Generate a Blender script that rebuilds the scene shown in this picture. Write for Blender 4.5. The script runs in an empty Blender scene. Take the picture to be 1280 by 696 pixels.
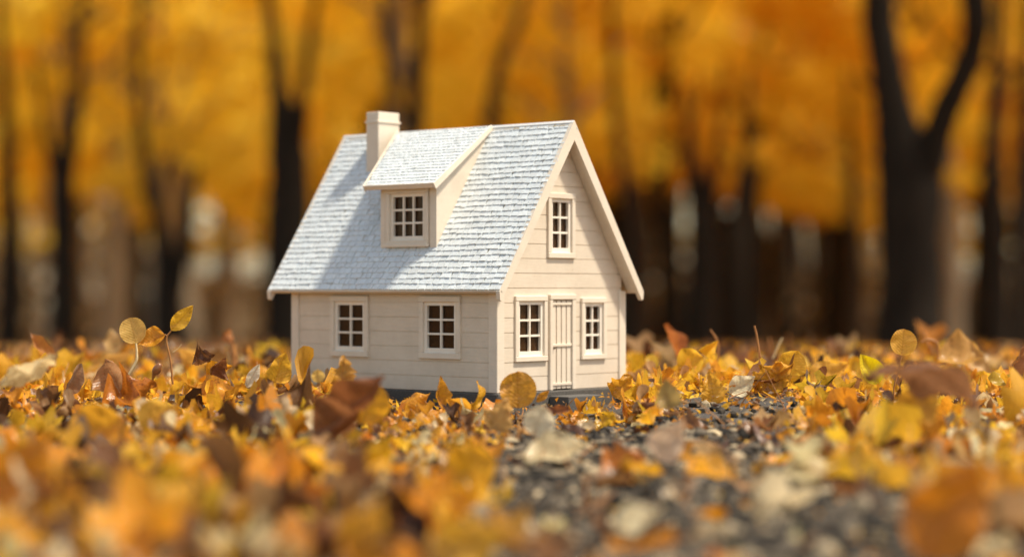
import bpy, bmesh, math, random
import numpy as np
from mathutils import Vector, Matrix, Euler
R = math.radians
random.seed(11); rng = np.random.default_rng(11)
sc = bpy.context.scene
col = sc.collection

# ------------------------------------------------------------ camera, sky, sun, exposure
FPX, PITCH, CZ = 2611.56, 0.0054, 0.1053
cam_d = bpy.data.cameras.new('camera'); cam = bpy.data.objects.new('camera', cam_d); col.objects.link(cam)
cam.location = (0, 0, CZ); cam.rotation_euler = (R(90) + PITCH, 0, 0)
cam_d.sensor_width = 36; cam_d.lens = FPX / 1280 * 36
cam_d.clip_start = 0.02; cam_d.clip_end = 600
cam_d.dof.use_dof = True; cam_d.dof.focus_distance = 2.11; cam_d.dof.aperture_fstop = 2.4
cam_d.dof.aperture_blades = 0
sc.camera = cam

SUN_ELEV, SUN_AZ = 63.0, 104.0        # azimuth clockwise from +Y (the view direction): from the right, a little behind the house
world = bpy.data.worlds.new('World'); sc.world = world; world.use_nodes = True
wn = world.node_tree; bg = wn.nodes['Background']; bg.inputs['Strength'].default_value = 0.15
sky = wn.nodes.new('ShaderNodeTexSky'); sky.sky_type = 'NISHITA'; sky.sun_disc = False
sky.sun_elevation = R(SUN_ELEV); sky.sun_rotation = R(SUN_AZ); sky.air_density = 1.0; sky.dust_density = 1.5
wt = wn.nodes.new('ShaderNodeMix'); wt.data_type = 'RGBA'; wt.blend_type = 'MULTIPLY'; wt.inputs[0].default_value = 1
wt.inputs[7].default_value = (1.0, .85, .66, 1)      # warm tint added to the sky light, makes the shade less blue
wn.links.new(sky.outputs[0], wt.inputs[6]); wn.links.new(wt.outputs[2], bg.inputs[0])
sd = bpy.data.lights.new('sun', 'SUN'); sun = bpy.data.objects.new('sun', sd); col.objects.link(sun)
sd.energy = 3.5; sd.angle = R(5.0); sd.color = (1.0, 0.885, 0.71)
a, e = R(SUN_AZ), R(SUN_ELEV)
sv = Vector((math.sin(a) * math.cos(e), math.cos(a) * math.cos(e), math.sin(e)))
sun.rotation_euler = sv.to_track_quat('Z', 'Y').to_euler()
vs = sc.view_settings; vs.view_transform = 'Standard'; vs.look = 'None'; vs.exposure = 0.76; vs.gamma = 1
sc.cycles.max_bounces = 14; sc.cycles.diffuse_bounces = 9; sc.cycles.transmission_bounces = 12; sc.cycles.transparent_max_bounces = 12
sc.cycles.use_denoising = True
sc.cycles.sample_clamp_indirect = 6

# ------------------------------------------------------------ helpers
def tag(o, label=None, cat=None, group=None, kind=None):
    if label: o['label'] = label
    if cat: o['category'] = cat
    if group: o['group'] = group
    if kind: o['kind'] = kind
    return o

def empty(name, loc=(0, 0, 0), rz=0):
    o = bpy.data.objects.new(name, None); col.objects.link(o); o.location = loc; o.rotation_euler = (0, 0, rz)
    o.empty_display_size = 0.02
    return o

def np_mesh(name, V, F, uv=None, color=None, smooth=False):
    """V (n,3); F (m,k) all faces with the same number of corners; uv (n,2); color (n,3)"""
    V = np.asarray(V, dtype=np.float32); F = np.asarray(F, dtype=np.int32); k = F.shape[1]
    me = bpy.data.meshes.new(name)
    me.vertices.add(len(V)); me.vertices.foreach_set('co', V.ravel())
    me.loops.add(F.size); me.loops.foreach_set('vertex_index', F.ravel())
    me.polygons.add(len(F)); me.polygons.foreach_set('loop_start', np.arange(0, F.size, k, dtype=np.int32))
    if uv is not None:
        l = me.uv_layers.new(name='UVMap'); l.data.foreach_set('uv', np.asarray(uv, dtype=np.float32)[F.ravel()].ravel())
    if color is not None:
        c = me.color_attributes.new('col', 'FLOAT_COLOR', 'POINT')
        cc = np.ones((len(V), 4), dtype=np.float32); cc[:, :3] = color; c.data.foreach_set('color', cc.ravel())
    me.polygons.foreach_set('use_smooth', np.full(len(F), smooth))
    me.update(); me.validate()
    return me

def link(name, me, mat, parent=None):
    o = bpy.data.objects.new(name, me); col.objects.link(o)
    if mat is not None and not me.materials: me.materials.append(mat)
    if parent is not None: o.parent = parent
    return o

class MB:
    """collects prisms and boxes of ONE part"""
    def __init__(s): s.v = []; s.f = []
    def poly_prism(s, pts, d):
        """pts: list of 3D points (planar, any winding), d: extrusion vector"""
        n = len(pts); b = len(s.v); d = Vector(d)
        P = [Vector(p) for p in pts]
        nrm = sum(((P[i] - P[0]).cross(P[(i + 1) % n] - P[0]) for i in range(1, n)), Vector())
        if nrm.dot(d) > 0: P.reverse()
        s.v += [tuple(p) for p in P] + [tuple(p + d) for p in P]
        s.f.append(tuple(range(b, b + n))); s.f.append(tuple(reversed(range(b + n, b + 2 * n))))
        for i in range(n):
            j = (i + 1) % n
            s.f.append((b + j, b + i, b + n + i, b + n + j))
    def box(s, x0, x1, y0, y1, z0, z1):
        s.poly_prism([(x0, y0, z0), (x1, y0, z0), (x1, y1, z0), (x0, y1, z0)], (0, 0, z1 - z0))
    def build(s, name, mat, parent=None, bevel=0, seg=1):
        me = bpy.data.meshes.new(name); me.from_pydata(s.v, [], s.f); me.update()
        if bevel:
            bm = bmesh.new(); bm.from_mesh(me)
            bmesh.ops.bevel(bm, geom=bm.edges[:], offset=bevel, segments=seg, profile=.5, affect='EDGES', clamp_overlap=True)
            bm.to_mesh(me); bm.free()
        return link(name, me, mat, parent)

def tube_arrays(pts, rads, n=8, jit=0.0, seed=0, cap=True):
    """tapered tube along a polyline"""
    r_ = np.random.default_rng(seed)
    P = np.array(pts, float); m = len(P); V = []; 
    T = np.gradient(P, axis=0); T /= np.linalg.norm(T, axis=1)[:, None] + 1e-12
    ref = np.array([0.3, 1.0, 0.1]); 
    for i in range(m):
        u = np.cross(T[i], ref); u /= np.linalg.norm(u) + 1e-12; w = np.cross(T[i], u)
        for k in range(n):
            a_ = 2 * math.pi * k / n
            rr = rads[i] * (1 + jit * r_.normal())
            V.append(P[i] + rr * (math.cos(a_) * u + math.sin(a_) * w))
    F = []
    for i in range(m - 1):
        for k in range(n):
            a0 = i * n + k; a1 = i * n + (k + 1) % n
            F.append((a0, a1, a1 + n, a0 + n))
    return np.array(V), np.array(F)

def merge(parts):
    Vs, Fs, off = [], [], 0
    for V, F in parts:
        Vs.append(V); Fs.append(F + off); off += len(V)
    return np.concatenate(Vs), np.concatenate(Fs)

def smooth_path(pts, n):
    """Catmull-Rom through the points"""
    P = np.array(pts, float); P = np.vstack([2 * P[0] - P[1], P, 2 * P[-1] - P[-2]]); out = []
    segs = len(P) - 3
    for t in np.linspace(0, segs - 1e-6, n):
        i = int(t); u = t - i; p0, p1, p2, p3 = P[i:i + 4]
        out.append(.5 * ((2 * p1) + (p2 - p0) * u + (2 * p0 - 5 * p1 + 4 * p2 - p3) * u * u + (3 * p1 - p0 - 3 * p2 + p3) * u ** 3))
    return np.array(out)

# ------------------------------------------------------------ materials
def newmat(name):
    m = bpy.data.materials.new(name); m.use_nodes = True
    nt = m.node_tree; return m, nt, nt.nodes['Principled BSDF'], nt.nodes['Material Output']
def N(nt, t, **kw):
    n = nt.nodes.new(t)
    for k, v in kw.items(): setattr(n, k, v)
    return n
def ramp(nt, src, stops, interp='LINEAR'):
    r = N(nt, 'ShaderNodeValToRGB'); r.color_ramp.interpolation = interp
    while len(r.color_ramp.elements) < len(stops): r.color_ramp.elements.new(0.5)
    for el, (p, c) in zip(r.color_ramp.elements, stops): el.position = p; el.color = (*c, 1)
    nt.links.new(src, r.inputs[0]); return r
def noise(nt, scale, detail=4, rough=.6, coord='Object', vec=None):
    if vec is None:
        tc = N(nt, 'ShaderNodeTexCoord'); vec = tc.outputs[coord]
    n = N(nt, 'ShaderNodeTexNoise'); n.inputs['Scale'].default_value = scale
    n.inputs['Detail'].default_value = detail; n.inputs['Roughness'].default_value = rough
    nt.links.new(vec, n.inputs['Vector']); return n
def bump(nt, height, strength, dist, bs):
    b = N(nt, 'ShaderNodeBump'); b.inputs['Strength'].default_value = strength; b.inputs['Distance'].default_value = dist
    nt.links.new(height, b.inputs['Height']); nt.links.new(b.outputs[0], bs.inputs['Normal']); return b

def mat_paint(name, c, c2, rough=.5, grain=True):
    m, nt, bs, out = newmat(name)
    n = noise(nt, 35, 5, .65)
    r = ramp(nt, n.outputs[0], [(.3, c2), (.62, c)])
    # faint grain along the boards and small scuffs
    tc = N(nt, 'ShaderNodeTexCoord'); mp = N(nt, 'ShaderNodeMapping'); mp.inputs['Scale'].default_value = (1, 1, 14)
    nt.links.new(tc.outputs['Object'], mp.inputs[0])
    ng = noise(nt, 60, 5, .7, vec=mp.outputs[0]); rg = ramp(nt, ng.outputs[0], [(.30, (.80, .77, .72)), (.5, (1, 1, 1))])
    nd = noise(nt, 140, 6, .8); rd = ramp(nt, nd.outputs[0], [(.27, (.72, .66, .58)), (.36, (1, 1, 1))])
    m1 = N(nt, 'ShaderNodeMix', data_type='RGBA', blend_type='MULTIPLY'); m1.inputs[0].default_value = .28
    m2 = N(nt, 'ShaderNodeMix', data_type='RGBA', blend_type='MULTIPLY'); m2.inputs[0].default_value = .8
    nt.links.new(r.outputs[0], m1.inputs[6]); nt.links.new(rg.outputs[0], m1.inputs[7])
    nt.links.new(m1.outputs[2], m2.inputs[6]); nt.links.new(rd.outputs[0], m2.inputs[7])
    nt.links.new(m2.outputs[2], bs.inputs['Base Color'])
    bs.inputs['Roughness'].default_value = rough
    n2 = noise(nt, 900, 3, .6)
    ab = N(nt, 'ShaderNodeMath', operation='ADD'); nt.links.new(n2.outputs[0], ab.inputs[0]); nt.links.new(ng.outputs[0], ab.inputs[1])
    bump(nt, ab.outputs[0], .3, .0004, bs)
    return m
M_wall = mat_paint('cream_painted_wood', (.72, .635, .52), (.64, .56, .45), .45)
M_trim = mat_paint('cream_trim', (.76, .68, .565), (.70, .62, .51), .4)
M_sash = mat_paint('white_sash', (.86, .81, .72), (.80, .74, .64), .35)
M_dark_in = mat_paint('dark_inside', (.20, .10, .05), (.12, .06, .03), .8)
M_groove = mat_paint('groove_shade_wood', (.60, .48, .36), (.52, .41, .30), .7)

def mat_shingle():
    m, nt, bs, out = newmat('silvery_shingle')
    at = N(nt, 'ShaderNodeAttribute', attribute_name='col')
    n = noise(nt, 260, 6, .7)
    mx = N(nt, 'ShaderNodeMix', data_type='RGBA', blend_type='MULTIPLY'); mx.inputs[0].default_value = .5
    r = ramp(nt, n.outputs[0], [(.33, (.74, .72, .67)), (.52, (1, 1, 1))])
    nt.links.new(at.outputs['Color'], mx.inputs[6]); nt.links.new(r.outputs[0], mx.inputs[7])
    nt.links.new(mx.outputs[2], bs.inputs['Base Color'])
    bs.inputs['Roughness'].default_value = .36; bs.inputs['Metallic'].default_value = .0
    bs.inputs['Specular IOR Level'].default_value = .7
    n2 = noise(nt, 420, 5, .65)
    bump(nt, n2.outputs[0], .4, .0010, bs)
    return m
M_shingle = mat_shingle()
M_rback = mat_paint('roof_backing', (.60, .50, .34), (.48, .39, .25), .8)

def mat_stone(name, c0, c1, scale=700, b=.6):
    m, nt, bs, out = newmat(name)
    n = noise(nt, scale, 6, .75)
    r = ramp(nt, n.outputs[0], [(.3, c0), (.7, c1)])
    nt.links.new(r.outputs[0], bs.inputs['Base Color']); bs.inputs['Roughness'].default_value = .85
    bump(nt, n.outputs[0], b, .001, bs); return m
M_plinth = mat_stone('dark_granite', (.020, .018, .016), (.15, .14, .125))
M_step = mat_stone('dark_slate', (.035, .033, .031), (.15, .145, .135), 900)

def mat_glass():
    m, nt, bs, out = newmat('window_glass')
    tr = N(nt, 'ShaderNodeBsdfTransparent'); tr.inputs[0].default_value = (.82, .80, .76, 1)
    gl = N(nt, 'ShaderNodeBsdfGlossy'); gl.inputs['Roughness'].default_value = .08
    fr = N(nt, 'ShaderNodeFresnel'); fr.inputs[0].default_value = 1.3
    mx = N(nt, 'ShaderNodeMixShader'); nt.links.new(fr.outputs[0], mx.inputs[0])
    nt.links.new(tr.outputs[0], mx.inputs[1]); nt.links.new(gl.outputs[0], mx.inputs[2])
    df = N(nt, 'ShaderNodeBsdfDiffuse'); df.inputs[0].default_value = (.10, .048, .022, 1)     # brown put into the pane colour for the unlit room behind it
    m3 = N(nt, 'ShaderNodeMixShader'); m3.inputs[0].default_value = .38
    nt.links.new(mx.outputs[0], m3.inputs[1]); nt.links.new(df.outputs[0], m3.inputs[2])
    nt.links.new(m3.outputs[0], out.inputs['Surface']); return m
M_glass = mat_glass()

def mat_leaf(name, per_object, transl=.50, rough=.34, veins=True):
    m, nt, bs, out = newmat(name)
    if per_object:
        src = N(nt, 'ShaderNodeObjectInfo').outputs['Color']
    else:
        src = N(nt, 'ShaderNodeAttribute', attribute_name='col').outputs['Color']
    n = noise(nt, 90, 5, .7)
    r = ramp(nt, n.outputs[0], [(.33, (.38, .25, .15)), (.43, (.92, .86, .76)), (.62, (1.05, 1.03, 1.0))])
    mx = N(nt, 'ShaderNodeMix', data_type='RGBA', blend_type='MULTIPLY'); mx.inputs[0].default_value = .85
    nt.links.new(src, mx.inputs[6]); nt.links.new(r.outputs[0], mx.inputs[7])
    colr = mx.outputs[2]
    if veins:
        uv = N(nt, 'ShaderNodeUVMap'); sp = N(nt, 'ShaderNodeSeparateXYZ'); nt.links.new(uv.outputs[0], sp.inputs[0])
        def mth(op, a_, b_=None):
            k = N(nt, 'ShaderNodeMath', operation=op)
            for i, x in enumerate((a_, b_)):
                if x is None: continue
                if isinstance(x, (int, float)): k.inputs[i].default_value = x
                else: nt.links.new(x, k.inputs[i])
            return k.outputs[0]
        av = mth('ABSOLUTE', mth('SUBTRACT', sp.outputs[1], .5))           # 0 at the midrib
        ph = mth('SUBTRACT', mth('MULTIPLY', sp.outputs[0], 9.0), mth('MULTIPLY', av, 7.0))
        fr = mth('FRACT', ph); tri = mth('ABSOLUTE', mth('SUBTRACT', fr, .5))
        side = mth('LESS_THAN', tri, .045); mid = mth('LESS_THAN', av, .022)
        vn = mth('MAXIMUM', side, mid)
        m2 = N(nt, 'ShaderNodeMix', data_type='RGBA', blend_type='MULTIPLY'); nt.links.new(mth('MULTIPLY', vn, .30), m2.inputs[0])
        nt.links.new(colr, m2.inputs[6]); m2.inputs[7].default_value = (.62, .42, .22, 1); colr = m2.outputs[2]
        hs = mth('ADD', mth('MULTIPLY', tri, .35), mth('MULTIPLY', n.outputs[0], 1.3))
        bp = bump(nt, hs, .55, .0016, bs)
    nt.links.new(colr, bs.inputs['Base Color'])
    nr = noise(nt, 55, 2, .5); rr_ = ramp(nt, nr.outputs[0], [(.38, (.16, .16, .16)), (.6, (.5, .5, .5))])
    nt.links.new(rr_.outputs[0], bs.inputs['Roughness']); bs.inputs['Specular IOR Level'].default_value = .65
    tl = N(nt, 'ShaderNodeBsdfTranslucent'); nt.links.new(colr, tl.inputs['Color'])
    if veins: nt.links.new(bp.outputs[0], tl.inputs['Normal'])
    ms = N(nt, 'ShaderNodeMixShader'); ms.inputs[0].default_value = transl
    nt.links.new(bs.outputs[0], ms.inputs[1]); nt.links.new(tl.outputs[0], ms.inputs[2])
    nt.links.new(ms.outputs[0], out.inputs['Surface']); return m
M_leaf_obj = mat_leaf('fallen_leaf_surface', True)
M_leaf_att = mat_leaf('leaf_litter_surface', False)

def mat_crown(name, stops, transl=.58):
    m, nt, bs, out = newmat(name)
    at = N(nt, 'ShaderNodeAttribute', attribute_name='col')
    sp = N(nt, 'ShaderNodeSeparateColor'); nt.links.new(at.outputs['Color'], sp.inputs[0])
    oi = N(nt, 'ShaderNodeObjectInfo')
    ad = N(nt, 'ShaderNodeMath', operation='MULTIPLY_ADD'); nt.links.new(oi.outputs['Random'], ad.inputs[0]); ad.inputs[1].default_value = .35
    nt.links.new(sp.outputs[0], ad.inputs[2])
    fr = N(nt, 'ShaderNodeMath', operation='MULTIPLY'); nt.links.new(ad.outputs[0], fr.inputs[0]); fr.inputs[1].default_value = .74
    r = ramp(nt, fr.outputs[0], stops)
    bs.inputs['Roughness'].default_value = .6; nt.links.new(r.outputs[0], bs.inputs['Base Color'])
    tl = N(nt, 'ShaderNodeBsdfTranslucent'); nt.links.new(r.outputs[0], tl.inputs['Color'])
    ms = N(nt, 'ShaderNodeMixShader'); ms.inputs[0].default_value = transl
    nt.links.new(bs.outputs[0], ms.inputs[1]); nt.links.new(tl.outputs[0], ms.inputs[2])
    nt.links.new(ms.outputs[0], out.inputs['Surface']); return m
M_crown = mat_crown('autumn_foliage', [(0, (.89, .59, .025)), (.3, (.95, .70, .045)), (.65, (.96, .76, .07)), (1, (.97, .84, .18))])
M_crown_o = mat_crown('orange_foliage', [(0, (.70, .37, .014)), (.4, (.86, .54, .022)), (.8, (.92, .64, .035)), (1, (.92, .66, .06))])

def mat_bark(name, c0, c1):
    m, nt, bs, out = newmat(name)
    tc = N(nt, 'ShaderNodeTexCoord'); mp = N(nt, 'ShaderNodeMapping'); mp.inputs['Scale'].default_value = (1, 1, .18)
    nt.links.new(tc.outputs['Object'], mp.inputs[0])
    n = noise(nt, 26, 6, .7, vec=mp.outputs[0])
    r = ramp(nt, n.outputs[0], [(.3, c0), (.7, c1)])
    nt.links.new(r.outputs[0], bs.inputs['Base Color']); bs.inputs['Roughness'].default_value = .95
    bs.inputs['Specular IOR Level'].default_value = .15
    bump(nt, n.outputs[0], .8, .03, bs); return m
M_bark = mat_bark('dark_bark', (.010, .008, .006), (.035, .026, .018))
M_bark2 = mat_bark('brown_bark', (.025, .017, .011), (.075, .050, .032))
M_bark_pale = mat_bark('pale_bark', (.20, .165, .12), (.36, .30, .22))
M_stem = mat_paint('leaf_stem', (.42, .19, .05), (.28, .11, .03), .5)
M_stem_pale = mat_paint('pale_leaf_stem', (.75, .62, .36), (.55, .38, .16), .5)

def mat_ground():
    m, nt, bs, out = newmat('forest_floor')
    tc = N(nt, 'ShaderNodeTexCoord')
    n1 = noise(nt, 14, 6, .7, vec=tc.outputs['Object'])
    vo = N(nt, 'ShaderNodeTexVoronoi'); vo.inputs['Scale'].default_value = 30; nt.links.new(tc.outputs['Object'], vo.inputs['Vector'])
    sp = N(nt, 'ShaderNodeSeparateColor'); nt.links.new(vo.outputs['Color'], sp.inputs[0])
    r = ramp(nt, sp.outputs[0], [(0, (.05, .022, .008)), (.35, (.20, .09, .022)), (.65, (.38, .18, .035)), (1, (.55, .30, .06))])
    r2 = ramp(nt, n1.outputs[0], [(.35, (.35, .30, .25)), (.6, (1, 1, 1))])
    mx = N(nt, 'ShaderNodeMix', data_type='RGBA', blend_type='MULTIPLY'); mx.inputs[0].default_value = 1
    nt.links.new(r.outputs[0], mx.inputs[6]); nt.links.new(r2.outputs[0], mx.inputs[7])
    # near the miniature the floor under the leaves is dark soil and grit
    at = N(nt, 'ShaderNodeAttribute', attribute_name='col'); s2 = N(nt, 'ShaderNodeSeparateColor'); nt.links.new(at.outputs['Color'], s2.inputs[0])
    n3 = noise(nt, 420, 6, .75, vec=tc.outputs['Object'])
    r3 = ramp(nt, n3.outputs[0], [(.3, (.014, .013, .012)), (.7, (.12, .11, .10))])
    m2 = N(nt, 'ShaderNodeMix', data_type='RGBA'); nt.links.new(s2.outputs[0], m2.inputs[0])
    nt.links.new(mx.outputs[2], m2.inputs[6]); nt.links.new(r3.outputs[0], m2.inputs[7])
    nt.links.new(m2.outputs[2], bs.inputs['Base Color']); bs.inputs['Roughness'].default_value = .9
    bump(nt, n3.outputs[0], .6, .004, bs); return m
M_ground = mat_ground()
def mat_gravel():
    m, nt, bs, out = newmat('grey_gravel')
    at = N(nt, 'ShaderNodeAttribute', attribute_name='col')
    n = noise(nt, 800, 4, .6); r = ramp(nt, n.outputs[0], [(.35, (.6, .6, .6)), (.6, (1, 1, 1))])
    mx = N(nt, 'ShaderNodeMix', data_type='RGBA', blend_type='MULTIPLY'); mx.inputs[0].default_value = 1
    nt.links.new(at.outputs['Color'], mx.inputs[6]); nt.links.new(r.outputs[0], mx.inputs[7])
    nt.links.new(mx.outputs[2], bs.inputs['Base Color']); bs.inputs['Roughness'].default_value = .8; bs.inputs['Specular IOR Level'].default_value = .25; return m
M_gravel = mat_gravel()

# ------------------------------------------------------------ ground
HOUSE_C = np.array([-0.0604, 2.3056]); TH = 0.707; HL, HW = .15, .10595
PZ = -0.0155
cs, sn = math.cos(TH), math.sin(TH)
def house_local(x, y):
    dx = x - HOUSE_C[0]; dy = y - HOUSE_C[1]
    return dx * cs - dy * sn, dx * sn + dy * cs
def sstep(a_, b_, t): 
    t = np.clip((t - a_) / (b_ - a_), 0, 1); return t * t * (3 - 2 * t)
PILES = [(.275, 2.17, .07, .015), (.20, 2.30, .06, .012), (.41, 2.12, .07, .010), (.52, 2.25, .08, .012), (.35, 2.5, .09, .008),
         (-.30, 2.15, .07, .013), (-.42, 2.10, .07, .014), (-.53, 2.3, .07, .010), (-.24, 2.35, .05, .012),
         (-.05, 1.30, .10, .008), (-.22, 1.2, .08, .010), (.30, 1.55, .08, .014), (.25, 1.05, .07, .010), (-.12, 1.98, .05, .006)]
def ground_h(x, y):
    x = np.asarray(x, float); y = np.asarray(y, float)
    g = np.full_like(x + y, PZ)
    lx, ly = house_local(x, y)
    dist = np.hypot(np.maximum(np.abs(lx) - HL - .012, 0), np.maximum(np.abs(ly) - HW - .012, 0))
    # leaf bank beside and behind the house
    side = sstep(.0, .10, dist) * sstep(1.86, 2.12, y + .12 * np.clip(-x - .1, 0, .6)) * sstep(2.85, 2.35, y)
    g = g + side * (.001 + .004 * np.sin(7 * x + 1) + .004 * np.sin(17 * x + 5 * y))
    # gentle dips and rises in the foreground
    near = sstep(2.0, 1.6, y) * sstep(-1, .5, y)
    q = x / np.maximum(y, .1)
    g = g - .005 * sstep(2.15, 1.95, y) - .007 * sstep(2.35, 2.15, y) * sstep(1.1, 1.5, y) * sstep(-.085, -.06, q) * sstep(.072, .055, q)
    g = g + near * (.004 * np.sin(9 * x + 2) * np.sin(8 * y) + .003 * np.sin(23 * x + 11 * y))
    # the ground falls gently towards the camera
    fy = np.clip(2.0 - y, 0, 1.8); g = g - .050 * (np.sqrt(fy * fy + .006) - .0775)
    for bx, by, br, bh in PILES:
        g = g + .62 * bh * np.exp(-((x - bx) ** 2 + ((y - by) * .8) ** 2) / br ** 2)
    d = np.maximum(y - 2.6, 0)
    g = g - .027 * (np.sqrt(d * d + .3) - math.sqrt(.3))
    return g
def gravel_amount(x, y):
    """1 on the bare gravelly ground in front of the step"""
    cx_ = .10 + .03 * (1.9 - y)
    w_ = .09 + .17 * (1.95 - y)
    w_ = np.clip(w_, .06, .24)
    return sstep(1.15, .75, np.abs(x - cx_) / w_) * sstep(1.98, 1.86, y) * sstep(.6, .9, y)
def axis(lo, hi, dlo, dhi, st):
    c = list(np.arange(dlo, dhi + 1e-6, st)); s_ = st
    t = dhi
    while t < hi: s_ *= 1.25; t += s_; c.append(min(t, hi))
    t = dlo; s_ = st; 
    while t > lo: s_ *= 1.25; t -= s_; c.insert(0, max(t, lo))
    return np.array(c)
ax_ = axis(-160, 160, -1.4, 1.4, .02); ay_ = axis(-60, 220, .4, 3.8, .02)
X, Y = np.meshgrid(ax_, ay_, indexing='ij'); Z = ground_h(X, Y)
ga = sstep(3.4, 2.7, Y) * sstep(.32 * np.abs(Y) + .42, .32 * np.abs(Y) + .2, np.abs(X))
nx_, ny_ = len(ax_), len(ay_)
idx = np.arange(nx_ * ny_).reshape(nx_, ny_)
F = np.stack([idx[:-1, :-1], idx[1:, :-1], idx[1:, 1:], idx[:-1, 1:]], -1).reshape(-1, 4)
me = np_mesh('ground', np.stack([X, Y, Z], -1).reshape(-1, 3), F, color=np.repeat(ga.reshape(-1, 1), 3, 1), smooth=True)
tag(link('ground', me, M_ground), kind='structure')

# gravel: hundreds of thousands of stones in the photo, one object
def gravel():
    bm = bmesh.new(); bmesh.ops.create_icosphere(bm, subdivisions=1, radius=1)
    bv = np.array([v.co[:] for v in bm.verts]); bf = np.array([[v.index for v in f.verts] for f in bm.faces]); bm.free()
    n = 30000
    x = rng.uniform(-.35, .55, n); y = rng.uniform(.95, 2.08, n)
    keep = rng.random(n) < (.10 + .9 * gravel_amount(x, y))
    lx, ly = house_local(x, y); keep &= ~((np.abs(lx) < HL + .01) & (np.abs(ly) < HW + .01))
    x, y = x[keep], y[keep]; n = len(x)
    s = rng.uniform(.0022, .0066, n) * (1 + .6 * (rng.random(n) < .1))
    sc3 = s[:, None] * rng.uniform(.65, 1.25, (n, 3)); sc3[:, 2] *= .75
    V = bv[None] * (1 + .16 * rng.normal(size=(n, len(bv), 1))) * sc3[:, None, :]
    a_ = rng.uniform(0, 6.28, n); ca, sa = np.cos(a_)[:, None], np.sin(a_)[:, None]
    Vx = V[..., 0] * ca - V[..., 1] * sa; Vy = V[..., 0] * sa + V[..., 1] * ca
    z = ground_h(x, y) + s * .3
    W = np.stack([Vx + x[:, None], Vy + y[:, None], V[..., 2] + z[:, None]], -1).reshape(-1, 3)
    Fg = (bf[None] + (np.arange(n) * len(bv))[:, None, None]).reshape(-1, 3)
    pal = np.array([(.030, .025, .019), (.075, .062, .047), (.14, .115, .084), (.26, .21, .14), (.50, .40, .25), (.018, .015, .012)])
    c = pal[rng.choice(6, n, p=[.28, .24, .17, .11, .05, .15])] * rng.uniform(.8, 1.2, (n, 1))
    me = np_mesh('gravel', W, Fg, color=np.repeat(c, len(bv), 0))
    tag(link('gravel', me, M_gravel), 'dark grey gravel and grit showing between the leaves in front of the house', 'gravel', kind='stuff')
gravel()

# ------------------------------------------------------------ the miniature house
HH, HE, RZ, OG, OE, OL = .1039, .1055, .2824, .0157, .0137, .0261   # wall height, eave z, ridge z, overhangs (near gable, eave, far gable)
ROWH = .0153
TAN = (RZ - HE) / (HW + OE)
house = empty('toy_house', (HOUSE_C[0], HOUSE_C[1], 0), -TH)
tag(house, 'cream wooden miniature house with a steep silvery shingle roof standing in the leaves', 'toy house')
roof_under = lambda y: RZ - TAN * abs(y) - .0085      # top of the wall under the roof boards

def wall_plane(axis_, k, out):
    """returns map (s, z, depth) -> local xyz for a wall plane; depth grows outwards"""
    if axis_ == 'y': return lambda s, z, d: (s, k + out * d, z)
    return lambda s, z, d: (k + out * d, s, z)

def planked_wall(P, s0, s1, z1, openings, gable, mat=M_wall, name='wall'):
    mb = MB()
    def lim(z):            # horizontal limits at height z
        if not gable: return s0, s1
        h = (RZ - .0085 - z) / TAN; h = min(h, s1); return -h, h
    zs = sorted(set([0, z1] + [o[2] for o in openings] + [o[3] for o in openings] + ([HH] if gable else [])))
    def trap(za, zb, d0, d1):
        holes = sorted([(o[0], o[1]) for o in openings if o[2] < (za + zb) / 2 < o[3]])
        la, ra = lim(za); lb, rb = lim(zb); xs = [(la, lb)]
        for h in holes: xs += [(h[0], h[0]), (h[1], h[1])]
        xs.append((ra, rb))
        for i in range(0, len(xs), 2):
            (a0, b0), (a1, b1) = xs[i], xs[i + 1]
            if a1 - a0 < 1e-5: continue
            pts = [P(a0, za, d0), P(a1, za, d0), P(b1, zb, d0), P(b0, zb, d0)]
            if b1 - b0 < 1e-5: pts = pts[:3]
            dv = Vector(P(0, 0, d1)) - Vector(P(0, 0, d0))
            mb.poly_prism(pts, dv)
    for za, zb in zip(zs[:-1], zs[1:]): trap(za, zb, -.0045, -.0009)
    rows = []; z = 0
    while z < z1 - 1e-4: rows.append((z + .0004, min(z + ROWH - .0004, z1))); z += ROWH
    for k_, (ra_, rb_) in enumerate(rows):
        cuts = [ra_] + [c for c in zs if ra_ < c < rb_] + [rb_]
        dp = .0001 * ((k_ * 7) % 3 - 1)
        for za, zb in zip(cuts[:-1], cuts[1:]): trap(za, zb, -.0009, dp)
    return mb.build(name, mat, house)

# openings (s0, s1, z0, z1)
FW = [(-.0899, -.0318, .0330, .0988), (.0427, .1009, .0333, .0988)]
GW = [(-.0793, -.0274, .0310, .0990), (.0297, .0729, .0308, .0967)]
ATT = (-.0263, .0190, .1385, .2070)
DOOR = (-.0241, .0192, -.0005, .1005)
ins = lambda o, d: (o[0] + d, o[1] - d, o[2] + d, o[3] - d)
Pf = wall_plane('y', -HW, -1); Pb = wall_plane('y', HW, 1); Pg = wall_plane('x', HL, 1); Pl = wall_plane('x', -HL, -1)
planked_wall(Pf, -HL, HL, HH, [ins(o, .004) for o in FW], False)
planked_wall(Pb, -HL, HL, HH, [], False)
gable_top = RZ - .0087
planked_wall(Pg, -HW + .0046, HW - .0046, gable_top, [ins(o, .004) for o in GW] + [ins(ATT, .004), (DOOR[0] + .004, DOOR[1] - .004, 0, DOOR[3] - .004)], True)
planked_wall(Pl, -HW + .0046, HW - .0046, gable_top, [], True)

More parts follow.
